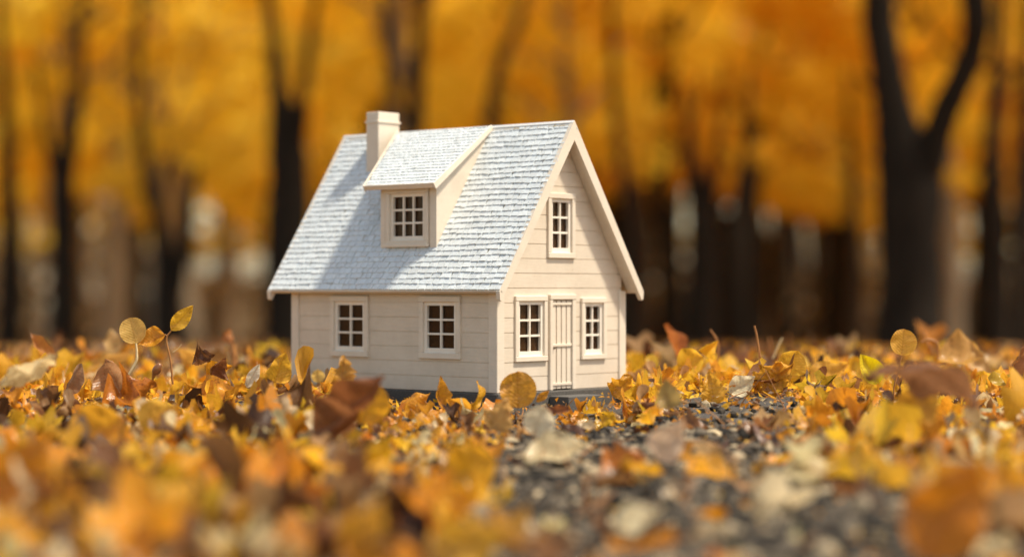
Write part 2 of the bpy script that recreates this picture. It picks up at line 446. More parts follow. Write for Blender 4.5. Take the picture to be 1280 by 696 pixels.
def corner(x0, x1, y0, y1, ztop):
    mb = MB(); mb.box(x0, x1, y0, y1, 0, ztop); mb.build('corner_board', M_trim, house, bevel=.0006)
corner(HL - .0105, HL + .0016, -HW - .0018, -HW + .0100, HH)     # near corner post, wraps both faces
corner(-HL - .0016, -HL + .0100, -HW - .0018, -HW + .0100, HH)
corner(HL - .0100, HL + .0018, HW - .0100, HW + .0018, HH)
corner(-HL - .0016, -HL + .0100, HW - .0100, HW + .0018, HH)
# dark interior floor and back lining, so the windows look into a real room
mb = MB(); mb.box(-HL + .006, HL - .006, -HW + .006, HW - .006, .0005, .0025); mb.build('floor_board', M_dark_in, house)
mb = MB(); mb.box(-HL + .006, HL - .006, .012, .014, .003, HH + .10); mb.box(.02, .022, -HW + .006, .011, .003, .10)
mb.build('inner_partition', M_dark_in, house)

def window(P, o, nx, nz, cas=.0062, proud=.0026, parent=None, sash_w=.0040, sill=True, name='window'):
    """casing (the part itself), then sash with bars, sill and pane as sub-parts"""
    s0, s1, z0, z1 = o
    def pb(mb, a0, a1, b0, b1, d0, d1):
        mb.poly_prism([P(a0, b0, d0), P(a1, b0, d0), P(a1, b1, d0), P(a0, b1, d0)], Vector(P(0, 0, d1)) - Vector(P(0, 0, d0)))
    m_ = MB()
    pb(m_, s0, s0 + cas, z0 + cas, z1 - cas, -.003, proud); pb(m_, s1 - cas, s1, z0 + cas, z1 - cas, -.003, proud)
    pb(m_, s0, s1, z1 - cas, z1, -.003, proud + .0003); pb(m_, s0, s1, z0, z0 + cas, -.003, proud + .0003)
    w = m_.build(name, M_trim, parent or house, bevel=.0005)
    # sash
    a0, a1, b0, b1 = s0 + cas - .0002, s1 - cas + .0002, z0 + cas - .0002, z1 - cas + .0002
    m_ = MB(); q = sash_w; di, do = -.0034, .0002
    pb(m_, a0, a0 + q, b0, b1, di, do); pb(m_, a1 - q, a1, b0, b1, di, do)
    pb(m_, a0 + q, a1 - q, b0, b0 + q * 1.3, di, do - .0001); pb(m_, a0 + q, a1 - q, b1 - q, b1, di, do - .0001)
    pa0, pa1, pb0, pb1 = a0 + q, a1 - q, b0 + q * 1.3, b1 - q
    bw = .0011
    for i in range(1, nx):
        c = pa0 + (pa1 - pa0) * i / nx; pb(m_, c - bw, c + bw, pb0, pb1, di + .0003, do - .0006)
    for i in range(1, nz):
        c = pb0 + (pb1 - pb0) * i / nz
        pb(m_, pa0, pa1, c - bw, c + bw, di + .0005, do - .0009)
    m_.build('sash', M_sash, w, bevel=.0002)
    m_ = MB(); pb(m_, pa0 - .0005, pa1 + .0005, pb0 - .0005, pb1 + .0005, di - .0008, di - .0004); m_.build('pane', M_glass, w)
    if sill:
        m_ = MB(); pb(m_, s0 - .0008, s1 + .0008, z0 - .0012, z0 + .0022, .0002, proud + .0022); m_.build('sill', M_trim, w, bevel=.0004)
    return w
for o in FW: window(Pf, o, 2, 3, sill=False)
for o in GW: window(Pg, o, 2, 3, cas=.0055, sill=False)
window(Pg, ATT, 2, 3, cas=.0058, sill=False)

# door: frame, slab with upright battens, three rails, handle
def pbox(mb, P, a0, a1, b0, b1, d0, d1):
    mb.poly_prism([P(a0, b0, d0), P(a1, b0, d0), P(a1, b1, d0), P(a0, b1, d0)], Vector(P(0, 0, d1)) - Vector(P(0, 0, d0)))
s0, s1, z0, z1 = DOOR
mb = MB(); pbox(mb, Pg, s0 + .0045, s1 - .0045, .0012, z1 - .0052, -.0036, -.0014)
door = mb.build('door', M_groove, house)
mb = MB()
pbox(mb, Pg, s0, s0 + .0048, 0, z1 - .0055, -.003, .0030); pbox(mb, Pg, s1 - .0060, s1, 0, z1 - .0055, -.003, .0030)
pbox(mb, Pg, s0, s1, z1 - .0055, z1, -.003, .0034)
mb.build('frame', M_trim, door, bevel=.0005)
mb = MB(); nb = 4; aa, bb = s0 + .0052, s1 - .0064; gw = .0016; wd = (bb - aa - gw * (nb - 1)) / nb
for i in range(nb): pbox(mb, Pg, aa + i * (wd + gw), aa + i * (wd + gw) + wd, .0012, z1 - .0062, -.0014, .0007)
mb.build('batten', M_trim, door, bevel=.0003)
for zz in (.0062, .0470, .0905):
    mb = MB(); pbox(mb, Pg, aa, bb, zz - .0014, zz + .0014, .0008, .0019); mb.build('rail', M_trim, door, bevel=.0003)
mb = MB(); pbox(mb, Pg, aa + .0012, aa + .0036, .0432, .0446, .0008, .0036); mb.build('handle', mat_paint('brass', (.10, .07, .04), (.06, .04, .02), .4), door, bevel=.0003)

# plinth and door step
mb = MB(); mb.box(-HL - .003, HL + .004, -HW - .004, HW + .004, PZ - .02, -.0003); mb.build('plinth', M_plinth, house, bevel=.0012)
mb = MB(); mb.box(HL + .0045, HL + .0305, -.028, .029, PZ - .02, -.0055)
st = mb.build('door_step', M_step, house, bevel=.0010, seg=2)

# roof ---------------------------------------------------------------
roof_w = HL + OL, HL + OG       # extents to the left and right
x0r, x1r = -HL - OL, HL + OG
Lr = math.hypot(RZ - HE, HW + OE); cz, sz_ = (RZ - HE) / Lr, (HW + OE) / Lr
def slope_pt(side, x, t, n):
    """t: distance up from the eave; n: distance outwards"""
    y = side * (HW + OE - t * sz_) + side * n * cz
    return (x, y, HE + t * cz + n * sz_)
roof_root = None
def slab(side, x0, x1, ta, tb, na, nb, mb):
    P = [slope_pt(side, x0, ta, na), slope_pt(side, x1, ta, na), slope_pt(side, x1, tb, na), slope_pt(side, x0, tb, na)]
    d = Vector(slope_pt(side, 0, 0, nb)) - Vector(slope_pt(side, 0, 0, na))
    mb.poly_prism(P, d)
mb = MB()
TL = Lr - .0016
slab(-1, x0r, x1r, 0, TL, -.0050, -.0012, mb); slab(1, x0r, x1r, 0, TL, -.0050, -.0012, mb)
mb.box(x0r, x1r, -.0022, .0022, RZ - .0075, RZ - .0030)
roof = mb.build('roof', M_rback, house)
# plain cream fascia under the eaves and barge boards at the gables
def eave_board(side):
    mb = MB()
    slab(side, x0r - .0004, x1r + .0004, -.0016, .0004, -.0052, -.0010, mb); return mb.build('eave_board', M_trim, roof, bevel=.0004)
eave_board(-1); eave_board(1)
def barge(xa, xb):
    mb = MB()
    for side in (-1, 1):
        P = [slope_pt(side, xa, -.0016, .0009), slope_pt(side, xa, -.0016, -.0105)]
        y_top = 0; dz = .0105 / sz_
        P = [(xa, side * (HW + OE + .0010), HE - .0018), (xa, 0, RZ + .0010), (xa, 0, RZ - dz * 1.05), (xa, side * (HW + OE - .0020), HE - dz * .62), (xa, side * (HW + OE + .0002), HE - dz*.56)]
        mb.poly_prism(P, (xb - xa, 0, 0))
    return mb.build('barge_board', M_trim, roof)
barge(x1r - .0045, x1r + .0004); barge(x0r - .0004, x0r + .0045)
# soffit lining under the gable overhang
mb = MB()
slab(-1, HL + .0005, x1r - .0046, .001, TL - .004, -.0080, -.0052, mb); slab(1, HL + .0005, x1r - .0046, .001, TL - .004, -.0080, -.0052, mb)
mb.build('soffit', M_trim, roof)

def shingles(frame, x_lo, x_hi, length, rowh, seed, name, parent, wmin=.0052, wmax=.0115, skip=None):
    """frame(x, t, n) -> point; individual shingles with thick butts over a backing board; lo/hi may vary with t"""
    rr = np.random.default_rng(seed); V = []; Fc = []; C = []
    nrow = int(length / rowh) + 1
    for k in range(nrow):
        t0 = k * rowh; t1 = min(t0 + rowh * 1.12, length)
        if t1 - t0 < .001: continue
        xl, xh = x_lo(t0), x_hi(t0); x = xl - rr.uniform(0, wmax * .6) 
        wav = rr.uniform(0, 6.28)
        while x < xh:
            w = rr.uniform(wmin, wmax); a_ = max(x, xl); b_ = min(x + w - rr.uniform(.0004, .0009), xh); x += w
            if b_ - a_ < .0012: continue
            if skip and skip((a_ + b_) / 2, t0 + rowh * .5): continue
            j0, j1 = [.0006 * math.sin(xx * 55 + wav) + rr.normal(0, .00035) for xx in (a_, b_)]
            if k == 0: j0 *= .3; j1 *= .3
            th = .0006 + rr.normal(0, .00015); sh = rr.normal(0, .0005)
            ta0, ta1 = t0 + j0, t0 + j1
            b0 = len(V)
            m0 = .45 * (t0 + t1) * 1.0 + .1 * t0
            mx_ = (a_ + b_) / 2 + rr.normal(0, .0004)
            hm = th + rr.normal(0, .00012)
            pts = [(a_, ta0, -.0011), (b_, ta1, -.0011), (b_ + sh, t1, -.0011), (a_ + sh, t1, -.0011),
                   (a_ + .0002, ta0 + .0002, th * .9), (b_ - .0002, ta1 + .0002, th), (b_ + sh, t1, -.00035), (a_ + sh, t1, -.00035),
                   (mx_, (ta0 + ta1) / 2 + .0001, hm + .0002)]
            for p in pts: V.append(frame(*p))
            q = [(3, 2, 1, 0), (0, 1, 5, 4), (1, 2, 6, 5), (2, 3, 7, 6), (3, 0, 4, 7), (4, 5, 6, 7)]
            Fc += [tuple(b0 + i for i in f) for f in q]
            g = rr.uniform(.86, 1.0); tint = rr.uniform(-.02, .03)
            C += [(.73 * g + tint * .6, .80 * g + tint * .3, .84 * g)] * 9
    me = np_mesh(name, V, Fc, color=np.array(C))
    bm = bmesh.new(); bm.from_mesh(me); bmesh.ops.recalc_face_normals(bm, faces=bm.faces); bm.to_mesh(me); bm.free()
    return link(name, me, M_shingle, parent)
# dormer dimensions
DX0, DX1, DY, DZT = -.0299, .0508, -.0885, .2160
DE_Y, DE_Z = DY - .0140, .2172          # dormer roof eave (front edge, top surface)
DT_Y, DT_Z = -.0030, RZ + .0012         # its top at the ridge
def dl(t): return -.0425 + (-.0880 + .0425) * t
def dr(t): return .0585 + (.0520 - .0585) * t
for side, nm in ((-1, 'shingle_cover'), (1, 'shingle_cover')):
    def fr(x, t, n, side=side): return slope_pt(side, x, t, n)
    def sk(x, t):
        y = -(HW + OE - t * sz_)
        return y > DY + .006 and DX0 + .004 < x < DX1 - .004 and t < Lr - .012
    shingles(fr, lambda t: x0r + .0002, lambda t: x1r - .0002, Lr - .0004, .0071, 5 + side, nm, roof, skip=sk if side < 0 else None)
mb = MB()
mb.poly_prism([(x0r, -.0018, RZ - .0012), (x0r, 0, RZ + .0012), (x0r, .0018, RZ - .0012), (x0r, 0, RZ - .003)], (x1r - x0r, 0, 0))
rcap = mb.build('ridge_cap', M_shingle, roof)
c = rcap.data.color_attributes.new('col', 'FLOAT_COLOR', 'POINT')
for d_ in c.data: d_.color = (.88, .89, .88, 1)

# dormer
mb = MB()
# front wall with the window opening
wx0, wx1, wz0, wz1 = -.0223, .0400, .1520, .2140
mb.box(DX0, wx0 + .004, DY, DY + .004, .1500, DZT - .002); mb.box(wx1 - .004, DX1 - .0035, DY, DY + .004, .1500, DZT - .002)
mb.box(wx0 + .004, wx1 - .004, DY, DY + .004, .1490, wz0 + .004); mb.box(wx0 + .004, wx1 - .004, DY, DY + .004, wz1 - .004, DZT - .002)
dormer = mb.build('dormer', M_wall, house)
dtan = (DT_Z - DE_Z) / (DT_Y - DE_Y)
dtop = lambda y: DE_Z + (y - DE_Y) * dtan - .0045
for xa, xb in ((DX1 - .0035, DX1), (DX0, DX0 + .0035)):
    mb = MB()
    rbot = lambda y: RZ + TAN * y - .002       # main roof surface (front slope, y < 0)
    mb.poly_prism([(xa, DY + (.0001 if xa > 0 else .0041), rbot(DY)), (xa, DY + (.0001 if xa > 0 else .0041), dtop(DY)), (xa, -.006, dtop(-.006)), (xa, -.006, rbot(-.006) - .001)], (xb - xa, 0, 0))
    mb.build('cheek', M_wall, dormer)
for xa, xb in ((DX0 - .0006, DX0 + .0062), (DX1 - .0088, DX1 + .0006)):
    mb = MB(); mb.box(xa, xb, DY - .0014, DY - .0001, .1500, DZT - .003); mb.build('corner_board', M_trim, dormer, bevel=.0003)
Pd = wall_plane('y', DY, -1)
dw = window(Pd, (wx0, wx1 - .0002, wz0, wz1), 3, 3, cas=.0060, proud=.0030, parent=dormer, sash_w=.0036)
# window(): its sash and pane are third level under house > dormer > window, so hang them on the dormer beside the frame
for ch in list(dw.children): ch.parent = dormer
dw.name = 'window_frame'
mb = MB(); mb.box(DX0 + .003, DX1 - .003, DY + .020, DY + .0215, .165, .215); mb.build('inner_lining', M_dark_in, dormer)
dLr = math.hypot(DT_Y - DE_Y, DT_Z - DE_Z); dcy, dcz = (DT_Y - DE_Y) / dLr, (DT_Z - DE_Z) / dLr
def dfr(x, t, n): return (x, DE_Y + t * dcy - n * dcz, DE_Z + t * dcz + n * dcy)
mb = MB()
mb.poly_prism([dfr(dl(0), 0, -.0012), dfr(dr(0), 0, -.0012), dfr(dr(1), dLr, -.0012), dfr(dl(1), dLr, -.0012)], Vector(dfr(0, 0, -.0042)) - Vector(dfr(0, 0, -.0012)))
drf = mb.build('dormer_roof', M_rback, dormer)
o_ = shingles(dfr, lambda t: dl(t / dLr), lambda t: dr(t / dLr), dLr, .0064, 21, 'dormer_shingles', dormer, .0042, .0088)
mb = MB()
mb.poly_prism([dfr(dl(0) - .0003, -.0014, .0006), dfr(dr(0) + .0003, -.0014, .0006), dfr(dr(0) + .0003, -.0001, .0006), dfr(dl(0) - .0003, -.0001, .0006)], Vector(dfr(0, 0, -.0052)) - Vector(dfr(0, 0, .0006)))
mb.build('eave_board', M_trim, dormer, bevel=.0003)
for fn, sg in ((dr, 1), (dl, -1)):
    mb = MB(); A, B = fn(0), fn(1)
    mb.poly_prism([dfr(A + sg * .0002, -.0014, .0008), dfr(B + sg * .0002, dLr, .0008), dfr(B + sg * .0002, dLr, -.0050), dfr(A + sg * .0002, -.0014, -.0068)], (sg * .0014, 0, 0))
    mb.build('verge_board', M_trim, dormer, bevel=.0003)
# chimney
mb = MB()
CX0, CX1, CY0, CY1 = -.1105, -.0915, -.0306, .0035
mb.box(CX0, CX1, CY0, CY1, .225, .3050)
chim = mb.build('chimney', M_trim, house, bevel=.0008, seg=2)
mb = MB(); mb.box(CX0 - .0014, CX1 + .0014, CY0 - .0014, CY1 + .0014, .2925, .2950); mb.build('collar', M_trim, chim, bevel=.0007, seg=2)
mb = MB(); mb.box(CX0 + .004, CX1 - .004, CY0 + .004, CY1 - .004, .3050, .3054); mb.build('flue', M_dark_in, chim)

# ------------------------------------------------------------ leaves
def leaf_arrays(kind, nu=9, nv=6, bend=.3, cup=.3, fold=.2, ripple=.06, twist=0, seed=0, serr=0.0):
    """leaf of length 1 along +x from the stalk end, flat side up +z, width by kind; returns V, F, UV"""
    r_ = np.random.default_rng(seed)
    u = np.linspace(0, 1, nu); v = np.linspace(-1, 1, nv)
    if kind == 'round': w = .50 * np.sqrt(np.clip(1 - (2 * u - 1) ** 2, 0, 1)) ** .9
    elif kind == 'ovate': w = .36 * np.sin(math.pi * u ** .75) ** .85 * (1 - .1 * u)
    elif kind == 'birch': w = .42 * np.clip(np.sin(math.pi * u ** .6), 0, 1) ** .8 * (1 - .25 * u)
    elif kind == 'lance': w = .25 * np.sin(math.pi * u ** .8) ** .9
    elif kind == 'long': w = .22 * np.sin(math.pi * u ** .85) ** .8
    else: w = .45 * np.sin(math.pi * u ** .55) ** .6 * (1 + .22 * np.sin(u * 17))
    w = np.maximum(w, .008)
    if serr: w = w * (1 + serr * np.where(np.arange(nu) % 2 == 0, 1, -1))
    U, Vv = np.meshgrid(u, v, indexing='ij'); Wd = w[:, None] * Vv
    x = U.copy(); y = Wd.copy()
    ph = r_.uniform(0, 6.28, 4)
    z = fold * np.abs(Wd) + cup * Wd ** 2 * 1.6 + ripple * (np.sin(9 * U + ph[0]) * Vv + .6 * np.sin(14 * U + ph[1] + 3 * Vv) * np.abs(Vv)) + .35 * ripple * np.sin(5 * Wd * 6 + ph[2] + 7 * U)
    z = z + r_.normal(0, ripple * .17, z.shape)
    # bend along the length on an arc
    if abs(bend) > 1e-3:
        ang = bend * (U - .3); rad = 1 / bend
        x2 = rad * np.sin(ang) - z * np.sin(ang); z2 = rad * (1 - np.cos(ang)) + z * np.cos(ang)
        x, z = x2, z2
    if twist:
        a_ = twist * U; y, z = y * np.cos(a_) - z * np.sin(a_), y * np.sin(a_) + z * np.cos(a_)
    V = np.stack([x, y, z], -1).reshape(-1, 3)
    V -= V[(nv // 2)]
    idx = np.arange(nu * nv).reshape(nu, nv)
    F = np.stack([idx[:-1, :-1], idx[1:, :-1], idx[1:, 1:], idx[:-1, 1:]], -1).reshape(-1, 4)
    uv = np.stack([U, Vv * w[:, None] + .5], -1).reshape(-1, 2)
    return V, F, uv

VAR = []
kinds = ['round', 'ovate', 'birch', 'ovate', 'birch', 'long', 'ragged', 'round', 'ovate', 'birch', 'ragged', 'ovate', 'long', 'birch']
for i, k in enumerate(kinds):
    VAR.append(leaf_arrays(k, 11, 8, bend=random.choice([-1, 1, 1]) * random.uniform(.5, 2.7), cup=random.uniform(-.4, 1.9),
                           fold=random.uniform(-.1, .6), ripple=random.uniform(.06, .16), twist=random.uniform(-1, 1), seed=i, serr=.05 if k == 'birch' else 0))
for i in (1, 4, 6):                                # strongly curled dry ones
    V_, F_, uv_ = leaf_arrays(kinds[i], 9, 6, bend=3.2, cup=2.0, fold=.5, ripple=.1, twist=1.1, seed=40 + i); VAR.append((V_, F_, uv_))
VMESH = [np_mesh('fallen_leaf', V_, F_, uv_, smooth=True) for V_, F_, uv_ in VAR]
for m_ in VMESH: m_.materials.append(M_leaf_obj)
COLS = {'yellow': (.92, .58, .05), 'golden': (.90, .48, .04), 'amber': (.80, .35, .03), 'orange': (.80, .33, .02),
        'brown': (.27, .13, .05), 'tan': (.52, .33, .15), 'cream': (.80, .70, .42), 'dark brown': (.09, .040, .018), 'greyish brown': (.30, .21, .15)}
CN = list(COLS)
def rot(ax, ay, az): return np.array(Euler((ax, ay, az)).to_matrix())

def scatter():
    n = 12000
    y = .98 + (3.9 - .98) * rng.random(n) ** .92; x = (rng.random(n) * 2 - 1) * (.32 * y + .22)
    lx, ly = house_local(x, y)
    inside = (np.abs(lx) < HL + .020) & (np.abs(ly) < HW + .020)
    step_ = (lx > HL) & (lx < HL + .09) & (ly > -.10) & (ly < .05) & (rng.random(n) < .95)
    step_ |= (lx > HL) & (lx < HL + .042) & (ly > -.040) & (ly < .042)
    g = gravel_amount(x, y)
    keep = ~inside & ~step_ & (rng.random(n) > .90 * g)
    # keep the strip before the front wall low and thin, so that the plinth shows
    strip = (ly < -HW) & (ly > -HW - .10) & (lx > -.06) & (lx < HL + .06)
    strip |= (lx > HL) & (lx < HL + .09) & (ly > -HW - .04) & (ly < .06)
    keep &= ~(strip & (rng.random(n) < .78))
    q_ = x / y; lowk = sstep(-.03, .0, q_) * sstep(.062, .052, q_) * sstep(1.5, 1.7, y) * sstep(2.35, 2.2, y); keep &= rng.random(n) > .6 * lowk
    # leave the leaves one can point at free of loose ones lying before them
    for zx, zy, zr in ((1088, 462, 24), (1129, 428, 24), (1118, 472, 14), (212, 432, 26), (166, 415, 24), (150, 466, 22), (228, 397, 24), (890, 488, 26), (952, 466, 32), (846, 430, 20), (885, 430, 20), (318, 468, 12), (350, 460, 18)):
        pxx = 640 + FPX * x / y; top = 362.2 + FPX * (CZ - ground_h(x, y) - .030) / y
        keep &= ~((y < 2.16) & (y > 1.5) & (np.abs(pxx - zx) < zr + 16) & (top < zy + zr))
    x, y, g, strip = x[keep], y[keep], g[keep], strip[keep]; n = len(x)
    bank = sstep(1.95, 2.15, y) * sstep(2.8, 2.45, y)
    flat = sstep(1.35, 1.6, y) * sstep(2.14, 2.04, y)
    low = sstep(-.078, -.058, x / y) * sstep(.062, .050, x / y) * sstep(1.35, 1.6, y) * sstep(2.35, 2.2, y)
    size = rng.uniform(.018, .048, n) * (1 + .4 * (rng.random(n) < .12)); size *= 1 - .30 * low; size *= 1 - .18 * flat; size[strip] *= .75
    var = rng.integers(0, len(VAR), n)
    p_left = [.19, .18, .10, .04, .17, .06, .13, .10, .03]
    p_far = [.10, .13, .12, .04, .33, .10, .0, .12, .06]
    p_bank = [.42, .28, .08, .02, .06, .08, .03, .015, .015]
    p_right = [.15, .14, .10, .05, .16, .10, .17, .09, .04]
    ci = np.zeros(n, int)
    for i in range(n):
        p = p_far if rng.random() < sstep(2.5, 2.75, y[i]) else p_bank if rng.random() < bank[i] else (p_right if rng.random() < sstep(-.15, .1, x[i] / y[i]) else p_left)
        ci[i] = rng.choice(9, p=np.array(p) / sum(p))
    tilt = np.abs(rng.normal(0, .38, n)) * (1 - .25 * bank); size *= 1 - .22 * bank; tilt *= 1 - .62 * sstep(2.25, 2.6, y); tilt *= (1 - .6 * low) * (1 - .5 * flat); tilt *= 1 - .35 * sstep(1.9, 1.5, y); tilt *= 1 - .4 * sstep(1.35, 1.2, y)
    tilt = np.minimum(tilt, 1.35)
    lift = rng.random(n) ** 1.6 * (.012 - .003 * bank) * (1 - .85 * strip) * (1 - .8 * g) * (1 - .8 * low) * (1 - .55 * flat) * (1 - .6 * sstep(1.35, 1.2, y))
    z = ground_h(x, y) + .003 + lift
    yaw = rng.uniform(0, 6.28, n); roll = rng.uniform(0, 6.28, n)
    px = 640 + FPX * x / y; py = 362.2 + FPX * (CZ - z) / y
    hidden = (np.abs(lx[keep] if False else house_local(x, y)[0]) < 9) & (y > 2.18) & (px > 372) & (px < 775)
    vis = (px > -20) & (px < 1300) & (py < 715) & ~hidden
    score = size / y * (1 + lift * 45) * rng.uniform(.75, 1.25, n) * (1 - .6 * low); score[~vis] = 0; score[y < 1.15] *= .6
    order = np.argsort(-score)[:250]; single = np.zeros(n, bool); single[order] = True
    jit = rng.uniform(.78, 1.18, (n, 1)) * (1 + rng.normal(0, .04, (n, 3)))
    color = np.array([COLS[c] for c in CN])[ci] * jit
    Vs, Fs, UVs, Cs, off = [], [], [], [], 0
    for i in range(n):
        # tilt about a random horizontal axis after yaw
        Mx = rot(math.cos(roll[i]) * tilt[i], math.sin(roll[i]) * tilt[i], yaw[i])
        if single[i]:
            o = bpy.data.objects.new('fallen_leaf', VMESH[var[i]]); col.objects.link(o)
            s = size[i] * (1.12)
            o.matrix_world = Matrix.Translation((x[i], y[i], z[i] + .002)) @ Matrix(Mx.tolist()).to_4x4() @ Matrix.Scale(s, 4)
            o.color = (*color[i], 1)
            if y[i] < 1.5: reg = 'low in the blurred foreground'
            elif y[i] < 1.95: reg = 'in the litter before the house'
            elif px[i] < 370: reg = "on the leaf bank left of the house"
            elif px[i] > 780: reg = 'on the leaf bank right of the house'
            else: reg = 'close to the stone plinth'
            if y[i] < 1.95: reg += ' left of the gravel' if px[i] < 480 else (' amid the gravel' if px[i] < 1100 else ' right of the gravel')
            sh = ['round', 'pointed', 'toothed', 'pointed', 'toothed', 'narrow', 'ragged', 'round', 'pointed', 'toothed', 'ragged', 'pointed', 'narrow', 'toothed', 'curled', 'curled', 'curled'][var[i]]
            tag(o, f'{CN[ci[i]]} {sh} leaf fallen {reg}', 'leaf', f'{CN[ci[i]]} {sh} leaves fallen {reg}')
            continue
        V_, F_, uv_ = VAR[var[i]]
        Vs.append((V_ * size[i]) @ Mx.T + np.array([x[i], y[i], z[i]])); Fs.append(F_ + off); off += len(V_); UVs.append(uv_)
        Cs.append(np.repeat(color[i:i + 1], len(V_), 0))
    me = np_mesh('leaf_litter', np.concatenate(Vs), np.concatenate(Fs), np.concatenate(UVs), np.concatenate(Cs), smooth=True)
    tag(link('leaf_litter', me, M_leaf_att), 'deep litter of yellow and brown fallen leaves around the miniature house', 'leaf litter', kind='stuff')
scatter()

# coarser litter farther off on the forest floor
def far_litter():
    n = 26000
    y = 3.6 + (26 - 3.6) * rng.random(n) ** 1.7; x = (rng.random(n) * 2 - 1) * (.36 * y + .5)
    s = rng.uniform(.03, .055, n) * (1 + (y - 3.6) * .03); z = ground_h(x, y) + .012 * rng.random(n) + .004
    base = np.array([(-.5, 0, 0), (0, -.33, .12), (.5, 0, .05), (0, .33, .14)])
    a_ = rng.uniform(0, 6.28, n); tl = rng.normal(0, .5, n)
    bx = base[None, :, 0] * s[:, None]; by = base[None, :, 1] * s[:, None]; bz = base[None, :, 2] * s[:, None] + np.abs(bx * tl[:, None] * .6)
    ca, sa = np.cos(a_)[:, None], np.sin(a_)[:, None]
    W = np.stack([bx * ca - by * sa + x[:, None], bx * sa + by * ca + y[:, None], bz + z[:, None]], -1).reshape(-1, 3)
    Fq = np.arange(4 * n).reshape(n, 4)
    C = np.array([COLS[c] for c in CN])[rng.choice(9, n, p=[.07, .09, .10, .04, .36, .10, .0, .16, .08])] * rng.uniform(.7, 1.1, (n, 1))
    me = np_mesh('distant_leaf_litter', W, Fq, np.tile([[0, .5], [.5, 0], [1, .5], [.5, 1]], (n, 1)), np.repeat(C, 4, 0))
    tag(link('distant_leaf_litter', me, M_leaf_att), 'brown and orange leaf cover on the forest floor behind the house', 'leaf litter', kind='stuff')
far_litter()

# ---- leaves one can point at -------------------------------------------------
def at(px, py, D):
    """a point seen at photo pixel (px, py) at distance D along the view direction"""
    xx = (px - 640) / FPX; zz = -(py - 348) / FPX
    yv = math.cos(PITCH) - zz * math.sin(PITCH); zv = math.sin(PITCH) + zz * math.cos(PITCH)
    t = D / yv
    return Vector((xx * t, D, CZ + zv * t))
def px2m(p, D): return p / FPX * D
def on_ground(px, py, lift=.012):
    best = 1.4
    for D in np.arange(2.0, 1.0, -.01):
        q = at(px, py, float(D))
        if q.z <= float(ground_h(q.x, q.y)) + lift: best = float(D)
        else: break
    return best

def hero(px, py, D, length, ang, kind, color, label, face=0.0, lean=0.0, bend=.5, cup=.4, fold=.3, ripple=.06, twist=0, serr=0, stem=None, seed=1, name='fallen_leaf', rgb=None, nu=17, nv=10, transl=None, stem_pale=False, stem_r=.0006, group=None):
    """leaf whose stalk end is at the pixel; ang = direction of its axis in the picture plane (degrees, 90 = up);
    face = roll about its own axis (0: blade faces the camera); lean = axis tipped away from the picture plane"""
    if D < 1.53: D = max(on_ground(px, py), 1.08)
    V_, F_, uv_ = leaf_arrays(kind, nu, nv, bend, cup, fold, ripple, twist, seed, serr)
    L_ = px2m(length, D)
    A = R(ang); ln = R(lean)
    xa = Vector((math.cos(A) * math.cos(ln), math.sin(ln), math.sin(A) * math.cos(ln)))
    nz = Vector((0, -1, 0)); nz = (nz - xa * nz.dot(xa)).normalized()
    nz = Matrix.Rotation(R(face), 3, xa) @ nz
    ya = nz.cross(xa)
    Mr = Matrix((xa, ya, nz)).transposed()
    p = at(px, py, D)
    root = empty(name, p)
    me = np_mesh('blade', V_ * L_, F_, uv_, smooth=True)
    b = link('blade', me, M_leaf_obj, root); b.rotation_euler = Mr.to_euler()
    c = np.array(rgb if rgb else COLS[color]); b.color = (*c, 1)
    tag(root, label, 'leaf', group)
    if stem:                              # list of (px, py) from the blade down
        pts = [at(px, py, D)] + [at(q[0], q[1], D + (q[2] if len(q) > 2 else 0)) for q in stem]
        pts = smooth_path([tuple(q - p) for q in pts], 14)
        rad = np.linspace(stem_r, stem_r * 1.5, 14)
        V2, F2 = tube_arrays(pts, rad, 6, .06)
        link('stem', np_mesh('stem', V2, F2, smooth=True), M_stem_pale if stem_pale else M_stem, root)
    return root

# left of the house
hero(214, 413, 2.12, 42, 49, 'lance', 'yellow', 'bright yellow pointed leaf held high on a thin upright reddish stem', face=12, bend=.25, cup=.2, fold=.2, ripple=.03, serr=.03, stem=[(208, 424), (213, 450), (216, 480)], nu=25, stem_r=.0008)
hero(170, 429, 2.12, 33, 104, 'round', 'golden', 'small round golden disc leaf standing upright on a pale frosted stalk', face=8, bend=.15, cup=.3, fold=.05, ripple=.02, serr=.02, stem=[(171, 440), (170, 452), (160, 470)], nu=27, stem_pale=True, stem_r=.0011, rgb=(.78, .55, .16))
hero(206, 418, 2.13, 36, 205, 'birch', 'amber', 'half furled amber leaf hanging from the fork of the tall thin stem', face=25, bend=.7, cup=.8, fold=.3, rgb=(.72, .36, .04), seed=4, stem=[(210, 420)])
hero(150, 490, 2.10, 46, 112, 'round', 'tan', 'domed tan brown leaf with dark specks under the round disc leaf', face=-10, bend=1.1, cup=1.2, fold=.1, rgb=(.50, .28, .14), seed=5)
hero(83, 494, 2.08, 46, 66, 'long', 'greyish brown', 'rolled greyish brown leaf pointing up left of the domed leaf', face=30, bend=.6, cup=2.2, fold=.9, rgb=(.42, .27, .17), seed=6)
hero(64, 462, 2.32, 52, 123, 'long', 'amber', 'slender brown orange leaf leaning left near the left picture edge', face=50, bend=.4, cup=1.5, fold=.5, rgb=(.52, .24, .06), seed=7, stem=[(66, 480)])
hero(70, 452, 1.86, 90, 196, 'ovate', 'cream', 'large pale cream leaf arched at the left picture edge', face=-75, bend=1.2, cup=.6, fold=.1, rgb=(.82, .66, .36), seed=8)
hero(112, 470, 2.55, 62, 35, 'birch', 'golden', 'soft golden leaf rising behind the rolled brown leaf', face=35, bend=.8, cup=.7, rgb=(.70, .42, .12), seed=9)
hero(140, 445, 2.6, 36, 95, 'ovate', 'tan', 'upright tan leaf tip blurred behind the disc leaf', face=40, bend=.3, rgb=(.62, .42, .18), seed=10)
